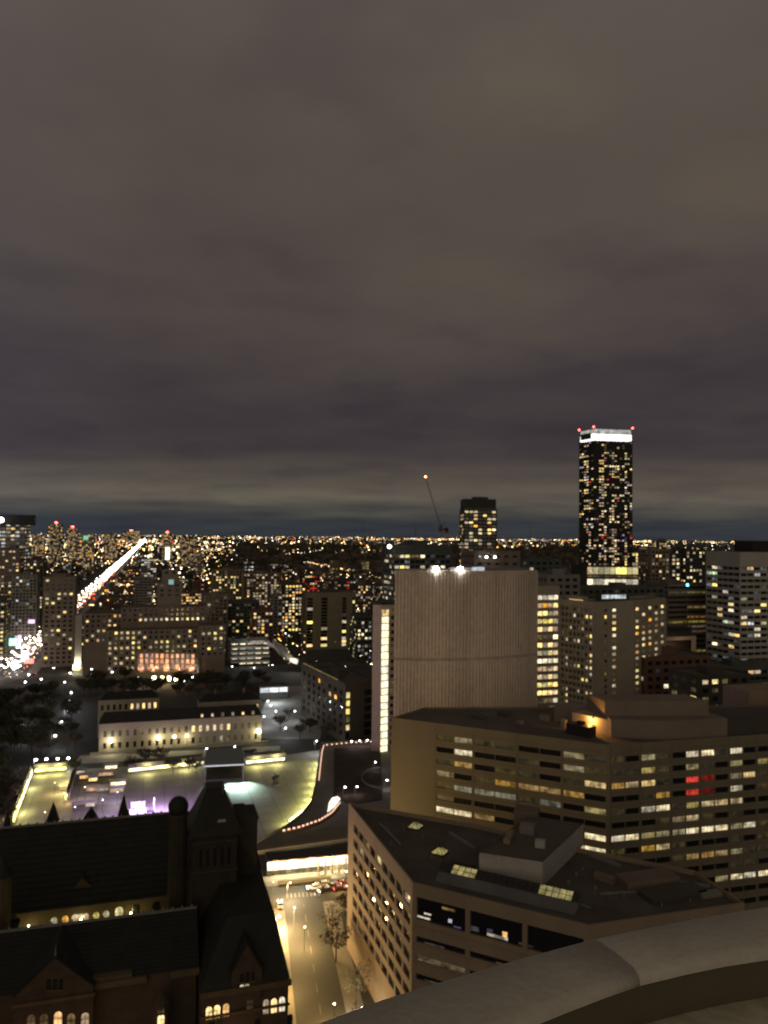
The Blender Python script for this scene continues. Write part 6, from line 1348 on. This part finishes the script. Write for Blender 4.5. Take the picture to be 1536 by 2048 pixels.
for i in range(52):
    tree(W(R.uniform(165, 560), R.uniform(1362, 1396), 0), TR[i % 4], 'dark tree in the row before the stepped stone office', G, R.uniform(.8, 1.2))
G = 'trees along the far edge of the square'
for i in range(13):
    x = (262, 275, 290, 303, 318, 332, 346, 362, 378, 392, 500, 540, 150)[i]; tree(W(x, R.uniform(1530, 1550) if x < 400 else 1522, 0), TR[i % 4], ('small dark tree in the clump before the walkway left of the grey canopy' if x < 400 and x > 200 else {500: 'small dark tree just right of the grey canopy', 540: 'small dark tree at the right end of the bright yellow walkway', 150: 'small dark tree behind the rink stalls at far left'}[x]), G, R.uniform(.6, .85))
G = 'dark trees left of the square'
for i in range(14): tree(W(R.uniform(-30, 32), R.uniform(1545, 1660), 0), TR[i % 4], 'dark tree outside the lit walkway at the left edge of the square', G, R.uniform(.8, 1.1))
G = 'trees on the forecourt'
for x, y, lb in ((560, 1462, 'tree on the left of the dim forecourt'), (600, 1478, 'tree on the forecourt beside the court house wall'), (620, 1466, 'tree at the foot of the dark court house'), (650, 1478, 'tree between the court house and the podium'), (578, 1440, 'tree in the middle of the dim forecourt'), (690, 1470, 'tree right of the court house corner')): tree(W(x, y, 0), TR[len(lb) % 4], lb, G, 1.0)
G = 'street trees beside the hotel'
TBARE = tree_meshes(6, 10, 4.2, 260, 'leaf_brown', .6)
tree(W(672, 1925, 0), TR[1], 'large dark street tree standing over the side street', G, 1.05); tree(W(664, 1880, 0), TBARE, 'dark street tree farther up the side street', G, .95)
tree(W(712, 2010, 0), TLIT, 'tree with crown lit white from below beside the hotel wall', G, 1.0); tree(W(690, 1830, 0), TR[1], 'bare tree at the crossing beside the hotel corner', G, .8)
tree(W(742, 2100, 0), TLIT, 'second tree with white lit crown close to the hotel wall and parapet', G, 1.0)
q = W(716, 2040, 0); street_lamp(q, 'short lamp at the foot of the tree with white lit crown', 'warm lamps along the side street', mk='lamp_white', hh=3.0, r=.12, power=900, col=(.95, 1, .85))
# ================================================================== THE WIDER CITY
def in_av(x, y, m=38): return abs((x - (-480 - .302 * (y - 1209))) * AVD.y) < m and y > 560
def clear(x, y, r): return all((x - a) ** 2 + (y - b) ** 2 > (r + c) ** 2 for a, b, c in HEROES) and not in_av(x, y, 30 + r)
tones = [('brown', 'brown'), ('dark', 'dark'), ('taupe', 'taupe'), ('brick', 'brick'), ('olive', 'olive'), ('grey', 'grey')]
pal = [('gold', ['w_yellow', 'w_warm', 'n_yellow']), ('white', ['w_white', 'n_white', 'n_cool', 'd_cool']), ('amber', ['w_amber', 'n_amber', 'w_warm']), ('mixed', WARM + ['n_cool', 'w_amber', 'n_red'])]
used = set(); placed = []; cnt = 0; tries = 0
rg = random.Random(99)
while cnt < 120 and tries < 6000:
    tries += 1
    D = math.exp(rg.uniform(math.log(690), math.log(3000))); px = rg.uniform(-10, 1546)
    if px > 790 and rg.random() < .55: continue
    x = kx(px) * D; wd = rg.uniform(18, 42); dp = rg.uniform(14, 26); r = math.hypot(wd, dp) / 2
    if not clear(x, D, r) or any((x - a) ** 2 + (D - b) ** 2 < (r + c) ** 2 for a, b, c in placed): continue
    hmax = min(70, 114 - D * (18 / FPX)) if D < 1500 else min(60, 114 - D * 12 / FPX)
    hh = rg.uniform(10, max(14, hmax * (1 if rg.random() < .35 else .55)))
    if D < 900: hh = min(hh, 30)
    wn, wk = rg.choice(tones); ln, ks = rg.choice(pal); p = rg.choice((.2, .35, .55, .75))
    size = ('tall' if hh > 42 else 'medium' if hh > 24 else 'low') + (' wide' if wd > 32 else ' slim' if wd < 23 else '')
    near = min(((abs(px - q), n) for q, n in ((20, 'at far left'), (115, 'left of the brown stone tower'), (190, 'close to the long avenue'), (255, 'right of the avenue'), (340, 'behind the beacon tower'), (430, 'right of the beacon tower'), (520, 'above the parking garage'), (590, 'behind the gold windowed tower'), (660, 'behind the olive slab'), (745, 'left of the floodlit tower top'), (850, 'behind the curved tower'), (960, 'around the second dark tower'), (1080, 'left of the tallest tower'), (1210, 'behind the tallest tower'), (1310, 'right of the tallest tower'), (1400, 'behind the brown banded office'), (1500, 'behind the pale banded office'))), key=lambda t: t[0])[1]
    far = 'near' if D < 1000 else 'distant' if D < 1800 else 'remote'
    dens = {.2: 'few', .35: 'scattered', .55: 'many', .75: 'crowded'}[p]
    lb = f'{size} {far} {wn} block with {dens} {ln} windows {near}'
    if lb in used: continue
    used.add(lb); u = Vector((math.cos(UA), math.sin(UA))); v = Vector((-u.y, u.x)); c = Vector((x, D))
    pl = [c - u * wd / 2 - v * dp / 2, c + u * wd / 2 - v * dp / 2, c + u * wd / 2 + v * dp / 2, c - u * wd / 2 + v * dp / 2]
    bld('city_block', lb, 'building', pl, hh, wk, bay=(3.4 + D * .0006) * rg.uniform(.75, 1.5), floor=(3.2 + D * .0003) * rg.uniform(.9, 1.2), wf=rg.uniform(.35, .9), hf=rg.uniform(.3, .55), p=p * .68, keys=ks, group='city blocks in the middle distance', seed=cnt, units=1 if D < 1400 else 0, hero=False)
    placed.append((x, D, r)); cnt += 1
# houses, trees and lights beyond what one can tell apart
def far_point(dmin, dmax, px0=-40, px1=1576):
    D = math.exp(R.uniform(math.log(dmin), math.log(dmax))); return kx(R.uniform(px0, px1)) * D, D
bm = bmesh.new(); n = 0
while n < 4500:
    x, D = far_point(720, 9000)
    s = R.uniform(8, 18) * (1 + D / 6000); 
    if not clear(x, D, s) or any((x - a) ** 2 + (D - b) ** 2 < (s + c) ** 2 for a, b, c in placed): continue
    boxa(bm, (x, D, 0), (s, s * R.uniform(.6, 1), R.uniform(5, 11) * (1 + D / 9000)), UA, R.choice((0, 0, 1, 2))); n += 1
tag(part('distant_houses', bm, [M['brown'], M['dark'], M['brick']]), kind='stuff')
bm = bmesh.new(); n = 0
while n < 2600:
    x, D = far_point(640, 9000)
    if not clear(x, D, 8) or mnoise.noise((x * .0021, D * .0014, 3.3)) < -.05: continue
    s = R.uniform(3, 6.5) * (1 + D / 3500); 
    for k in range(3): bmesh.ops.create_icosphere(bm, subdivisions=1, radius=s * R.uniform(.5, .9), matrix=Matrix.Translation((x + R.uniform(-s, s), D + R.uniform(-s, s), s * R.uniform(.7, 1.4))) @ Matrix.Rotation(R.uniform(0, 6), 4, 'Z')) if D < 0 else None
    for k in range(9):
        q = Vector((x + R.gauss(0, s * .6), D + R.gauss(0, s * .6), s * R.uniform(.4, 1.9))); u = Vector((R.uniform(-1, 1), R.uniform(-1, 1), R.uniform(-1, 1))).normalized() * s * .5; v = u.orthogonal().normalized() * s * .45; w = u.cross(v).normalized() * s * .4
        P_ = [bm.verts.new(q + o) for o in (u, v, w, -u, -v, -w)]
        for f in ((0, 1, 2), (1, 3, 2), (3, 4, 2), (4, 0, 2), (1, 0, 5), (3, 1, 5), (4, 3, 5), (0, 4, 5)): bm.faces.new([P_[i] for i in f])
    n += 1
tag(part('distant_trees', bm, M['leaf']), kind='stuff')
LK = ['warm', 'white', 'amber', 'gold', 'cool', 'orange', 'red', 'green']
LM = [lit('far light ' + k, c, s, spread=.93, detail=0) for k, c, s in (('warm', (1, .70, .34), 7.5), ('white', (1, .86, .62), 8), ('amber', (1, .50, .16), 7), ('gold', (1, .80, .32), 7), ('cool', (.90, .95, 1), 8), ('orange', (1, .28, .07), 6), ('red', (1, .07, .04), 5), ('green', (.6, 1, .6), 4.5))]
LWT = [.33, .17, .17, .16, .06, .06, .035, .015]
bm = bmesh.new(); n = 0
def oct_(bm, q, r, mi):
    P_ = [bm.verts.new(q + Vector(o) * r) for o in ((1, 0, 0), (0, 1, 0), (0, 0, .7), (-1, 0, 0), (0, -1, 0), (0, 0, -.7))]
    for f in ((0, 1, 2), (1, 3, 2), (3, 4, 2), (4, 0, 2), (1, 0, 5), (3, 1, 5), (4, 3, 5), (0, 4, 5)): bm.faces.new([P_[i] for i in f]).material_index = mi
def add_light(x, D, z, k=1.0):
    r = D / 769 * R.choice((.18, .24, .30, .36, .44, .68)) * k
    oct_(bm, Vector((x, D, max(z, r))), r, R.choices(range(8), LWT)[0])
while n < 7000:
    x, D = far_point(700, 12000)
    dens = mnoise.noise((x * .0006 + 5, D * .0005, 0)) + .5 * mnoise.noise((x * .002, D * .0018, 7)); px = x / D * FPX + 768
    if px < 420: dens += .38
    if 470 < px and D > 3200 and D < 9500: dens -= .6 if px < 720 else .3
    if dens < R.uniform(-.12, .30): continue
    if R.random() < .8 and D < 6000: # on the street grid
        a = U.x * x + U.y * D; b = VV.x * x + VV.y * D
        if R.random() < .5: a = round(a / 130) * 130 + R.choice((-7, 7))
        else: b = round(b / 210) * 210 + R.choice((-7, 7))
        x, D = U.x * a + VV.x * b, U.y * a + VV.y * b
    if D < 640 or not clear(x, D, 2): continue
    add_light(x, D, R.choice((6, 7, 8, 8, 9, 12, 16, 22)) if D < 4000 else R.uniform(6, 40), 1.35 if px < 460 and D < 5000 else 1.1); n += 1
for i in range(2600):
    D = math.exp(R.uniform(math.log(11000), math.log(42000))); x = kx(R.uniform(-40, 1576)) * D
    if mnoise.noise((x / D * 9, D * .0001, 2)) < R.uniform(-.55, .3): continue
    add_light(x, D, R.uniform(10, 75), .7)
# the lit highway that crosses the horizon, and two arterial rows in the middle distance
for i in range(1500):
    px = R.uniform(120, 1576)
    if mnoise.noise((px * .018, 1.7, 0)) < R.uniform(-.1, .45): continue
    D = R.uniform(17500, 23000) if px < 700 else R.uniform(24000, 33000); add_light(kx(px) * D, D, R.uniform(8, 45), .8)
tag(part('distant_lights', bm, LM), kind='stuff')
bm = bmesh.new()
for (xa, ya), (xb, yb3), nn2, mi in (((610, 1124), (716, 1143), 60, 0), ((585, 1108), (640, 1100), 26, 1), ((395, 1150), (425, 1182), 36, 1), ((350, 1178), (385, 1210), 22, 2), ((630, 1160), (720, 1168), 30, 1), ((1440, 1370), (1536, 1385), 24, 0)):
    a, b = W(xa, ya, 9), W(xb, yb3, 9)
    for i in range(nn2):
        q = a.lerp(b, (i + R.uniform(-.3, .3)) / nn2); q.x += R.gauss(0, .004) * q.y; q.y *= 1 + R.gauss(0, .006); oct_(bm, q, q.y / 769 * R.choice((.3, .42, .55)), mi if R.random() < .7 else R.choice((0, 1, 2, 5)))
tag(part('street_lights_afar', bm, LM), kind='stuff')
